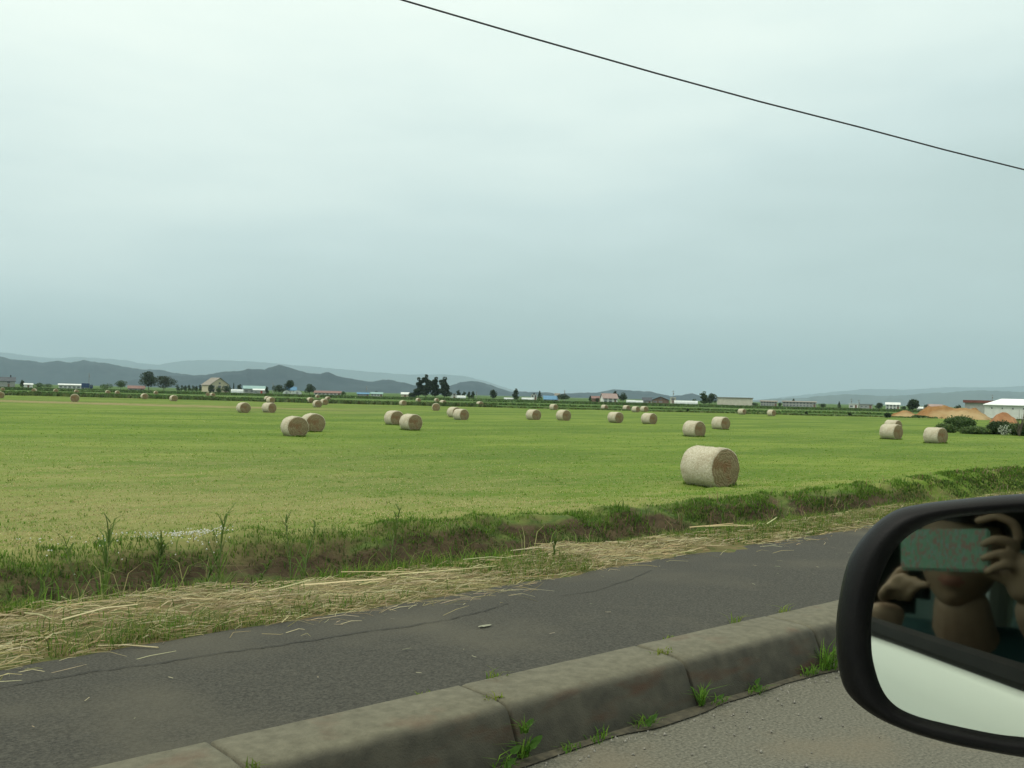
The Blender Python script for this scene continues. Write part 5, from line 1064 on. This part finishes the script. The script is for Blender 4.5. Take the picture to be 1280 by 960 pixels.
FH = math.radians(40); FF = np.array([math.cos(FH), math.sin(FH), 0]); FR = np.array([math.sin(FH), -math.cos(FH), 0]); UZ = np.array([0, 0, 1.])
mouth = np.array([-.222, -.205, 1.366]); HC = mouth-FF*.088+UZ*.055      # head centre
neck = HC-UZ*.130-FF*.020; chest = np.array([-.40, -.37, 1.06]); pelvis = np.array([-.52, -.42, .74])
sh_c = np.array([-.365, -.325, 1.215]); BR = np.array([.34, -.94, 0]); BR = BR/np.linalg.norm(BR)
shR = sh_c+BR*.165; shL = sh_c-BR*.165
wrR = CF(.152, -.075, -.045); wrL = CF(-.060, -.135, -.060)
elR = np.array([.0, -.345, 1.13]); elL = np.array([-.215, -.13, 1.10])
hipR = pelvis+BR*.09; hipL = pelvis-BR*.09; knR = hipR+np.array([.42, -.03, .02]); knL = hipL+np.array([.42, .03, .02]); anR = knR+np.array([.16, 0, -.38]); anL = knL+np.array([.14, 0, -.38])
pts = [pelvis, (pelvis+chest)/2, chest, sh_c, neck, HC-UZ*.06, shR, elR, wrR, shL, elL, wrL, hipR, knR, anR, hipL, knL, anL]
rad = [(.13, .11), (.12, .10), (.13, .105), (.085, .07), .056, .056, .068, .052, .034, .068, .052, .034, .085, .06, .04, .085, .06, .04]
edges = [(0, 1), (1, 2), (2, 3), (3, 4), (4, 5), (3, 6), (6, 7), (7, 8), (3, 9), (9, 10), (10, 11), (0, 12), (12, 13), (13, 14), (0, 15), (15, 16), (16, 17)]
parts_ = [skin_data([pts[i] for i in ch], [(k, k+1) for k in range(len(ch)-1)], [rad[i] for i in ch]) for ch in ((0, 1, 2, 3, 4, 5), (3, 6, 7, 8), (3, 9, 10, 11), (0, 12, 13, 14), (0, 15, 16, 17))]
parts_.append(skin_data([shL-BR*.01, sh_c, shR+BR*.01], [(0, 1), (1, 2)], [.062, (.085, .075), .062]))
def hand(wr, palm_end, fingers, thumb):
    P = [wr-(palm_end-wr)*.25, wr+(palm_end-wr)*.5, palm_end]; Rd = [.030, (.034, .020), (.032, .016)]; parts_.append(skin_data(P, [(0, 1), (1, 2)], Rd, 0, 2))
    for ch in fingers+[thumb]:
        r0 = .0082 if ch is not thumb else .010; k = len(ch); parts_.append(skin_data(ch, [(i, i+1) for i in range(k-1)], [r0*(1-.10*i) for i in range(k)], 0, 2))
# right hand holds the right end of the phone: fingers reach round the front edge, thumb behind
pe = CF(.140, -.020, -.030)
fr = []
fr.append([CF(.148, -.008, -.030), CF(.146, .018, -.016), CF(.124, .027, -.008), CF(.096, .018, -.004)])
for i, (u0, u1, ln) in enumerate(((-.012, -.012, .022), (-.029, -.032, .022), (-.043, -.050, .016))):
    fr.append([CF(.146, u0-.004, -.028), CF(.140, u0+.004, -.006), CF(.126, u1+.006, .004), CF(.126-ln, u1-.004, .003)])
hand(wrR, pe, fr, [CF(.146, -.055, -.036), CF(.128, -.058, -.040), CF(.108, -.050, -.028), CF(.092, -.046, -.024)])
# index finger of the right hand rises over the top edge as in the photo
peL = CF(-.040, -.098, -.048); fl = []
for i, (r0, ln) in enumerate(((-.008, .030), (.008, .028), (.024, .024), (-.022, .020))):
    fl.append([CF(r0*.8-.030, -.092, -.040), CF(r0*.9-.020, -.074-.004*i, -.018), CF(r0-.006, -.062-.004*i, -.010), CF(r0+.010, -.058-.006*i, -.014)])
hand(wrL, peL, fl, [CF(-.046, -.085, -.044), CF(-.034, -.066, -.044), CF(-.018, -.050, -.032), CF(-.004, -.046, -.026)])
def head_mesh():
    bmx = bmesh.new(); bmesh.ops.create_uvsphere(bmx, u_segments=64, v_segments=48, radius=1); 
    for v in bmx.verts:
        x, y, z = v.co; w = 1-.26*max(0, -z)**1.4; Y = y*.098; X = x*.076*w; Z = z*.118
        if y > 0: Y *= (1-.10*max(0, -z)); Y = min(Y, .090)
        g = lambda cx, cz, sx, sz: math.exp(-((X-cx)/sx)**2-((Z-cz)/sz)**2)
        if y > 0:
            Y += .024*g(0, -.018, .010, .016)+.012*g(0, .004, .007, .022)+.006*g(.012, -.024, .006, .006)+.006*g(-.012, -.024, .006, .006)
            Y -= .010*g(.030, .012, .015, .009)+.010*g(-.030, .012, .015, .009); Y += .004*g(0, .032, .045, .008)
            Y += .008*g(0, -.050, .020, .0045)+.009*g(0, -.061, .016, .005)-.004*g(0, -.0555, .022, .0018)+.008*g(0, -.092, .018, .012)
        v.co = (X, Y, Z)
    for f in bmx.faces:
        c = f.calc_center_median(); f.smooth = True
        if c.y > .05 and (c.x/.024)**2+((c.z+.0555)/.010)**2 < 1: f.material_index = 1
    for s in (-1, 1):   # ears
        r = bmesh.ops.create_uvsphere(bmx, u_segments=12, v_segments=10, radius=1)
        for v in r['verts']: x, y, z = v.co; v.co = (s*(.078+.004*z)+x*.010, y*.017-.008, z*.031-.002)
    me = bpy.data.meshes.new('h'); bmx.to_mesh(me); bmx.free(); return me
HM = Matrix(((FR[0], FF[0], 0, HC[0]), (FR[1], FF[1], 0, HC[1]), (0, 0, 1, HC[2]), (0, 0, 0, 1))) @ Matrix.Rotation(math.radians(-6), 4, 'X') @ Matrix.Rotation(math.radians(5), 4, 'Y')
bm = bmesh.new()
for me_ in parts_: bm.from_mesh(me_)
me = bpy.data.meshes.new('tmp'); bm.to_mesh(me); bm.free(); o = bpy.data.objects.new('tmp', me); COL.objects.link(o)
m_ = o.modifiers.new('r', 'REMESH'); m_.mode = 'VOXEL'; m_.voxel_size = .0035; m_.use_smooth_shade = True; ms_ = o.modifiers.new('s', 'SMOOTH'); ms_.iterations = 3; ms_.factor = .5
dg = bpy.context.evaluated_depsgraph_get(); dg.update(); me = bpy.data.meshes.new_from_object(o.evaluated_get(dg)); bpy.data.objects.remove(o); bm = bmesh.new(); bm.from_mesh(me)
hme = head_mesh(); hme.transform(HM); bm.from_mesh(hme)
PL = Vector((-.45, -.42, .66)); person = empty('person', PL); tag(person, 'person in a dark teal top photographing with raised phone, seen in the car mirror', 'person')
me = bpy.data.meshes.new('body'); bm.to_mesh(me); bm.free(); bo = link('body', me, [M_SKIN, M_LIP], person, True); bo.location = -PL
# hair
bmx = bmesh.new(); bmesh.ops.create_uvsphere(bmx, u_segments=48, v_segments=32, radius=1); dl = []
for v in bmx.verts:
    x, y, z = v.co; cut = (z < .30 and y > .30) or (z < -.45) or (z < -.1 and y > -.05); 
    v.co = (x*.086*(1+.02*math.sin(z*30)), y*.108-.006+(.006*math.sin(x*60) if y > .2 else 0), z*.128+.004)
    if cut: dl.append(v)
bmesh.ops.delete(bmx, geom=dl, context='VERTS'); hair = bpy.data.meshes.new('hair'); bmx.to_mesh(hair); bmx.free(); hair.transform(HM)
ho = link('hair', hair, mat('black_hair', (.010, .009, .008), (.02, .018, .015), 90, .5, stretch=(1, 1, .1)), person, True); ho.location = -PL
# clothes follow the same joints, a little wider, ending at neck, upper arm and ankle
def lerp(a, b, t): return a+(b-a)*t
sp2 = [pelvis-UZ*.03, (pelvis+chest)/2, chest, sh_c-UZ*.008, lerp(sh_c, neck, .22), shR, lerp(shR, elR, .55), shL, lerp(shL, elL, .55)]
def union(ms, vox):
    b_ = bmesh.new()
    for q in ms: b_.from_mesh(q)
    me = bpy.data.meshes.new('tmp'); b_.to_mesh(me); b_.free(); o = bpy.data.objects.new('tmp', me); COL.objects.link(o)
    m_ = o.modifiers.new('r', 'REMESH'); m_.mode = 'VOXEL'; m_.voxel_size = vox; m_.use_smooth_shade = True; s_ = o.modifiers.new('s', 'SMOOTH'); s_.iterations = 4; s_.factor = .5
    dg = bpy.context.evaluated_depsgraph_get(); dg.update(); r = bpy.data.meshes.new_from_object(o.evaluated_get(dg)); bpy.data.objects.remove(o); return r
def chain(p_, r_): return skin_data(p_, [(k, k+1) for k in range(len(p_)-1)], r_)
sm = union([chain(sp2[:4]+[lerp(sh_c, neck, .25)], [(.16, .14), (.15, .13), (.165, .135), (.125, .10), (.085, .075)]), chain([shL-BR*.01, sh_c-UZ*.01, shR+BR*.01], [.080, (.10, .085), .080]), chain([shR, sp2[6]], [.080, .070]), chain([shL, sp2[8]], [.080, .070])], .007)
o_ = link('shirt', sm, mat('dark_teal_cloth', (.020, .055, .058), (.03, .08, .08), 8, .9, bump=.004, bscale=18), person, True); o_.location = -PL
tm = union([chain([pelvis, hipR, knR, lerp(knR, anR, .95)], [.12, .115, .085, .065]), chain([pelvis, hipL, knL, lerp(knL, anL, .95)], [.12, .115, .085, .065])], .008)
o_ = link('trousers', tm, mat('dark_denim', (.02, .025, .04), (.03, .035, .05), 20, .9), person, True); o_.location = -PL
for an in (anR, anL):
    bm = bmesh.new(); box(bm, an[0]-.06, an[0]+.18, an[1]-.045, an[1]+.045, an[2]-.05, an[2]+.03, .025); o_ = bm_obj('shoe', bm, M_RUB, person, True); o_.location = -PL
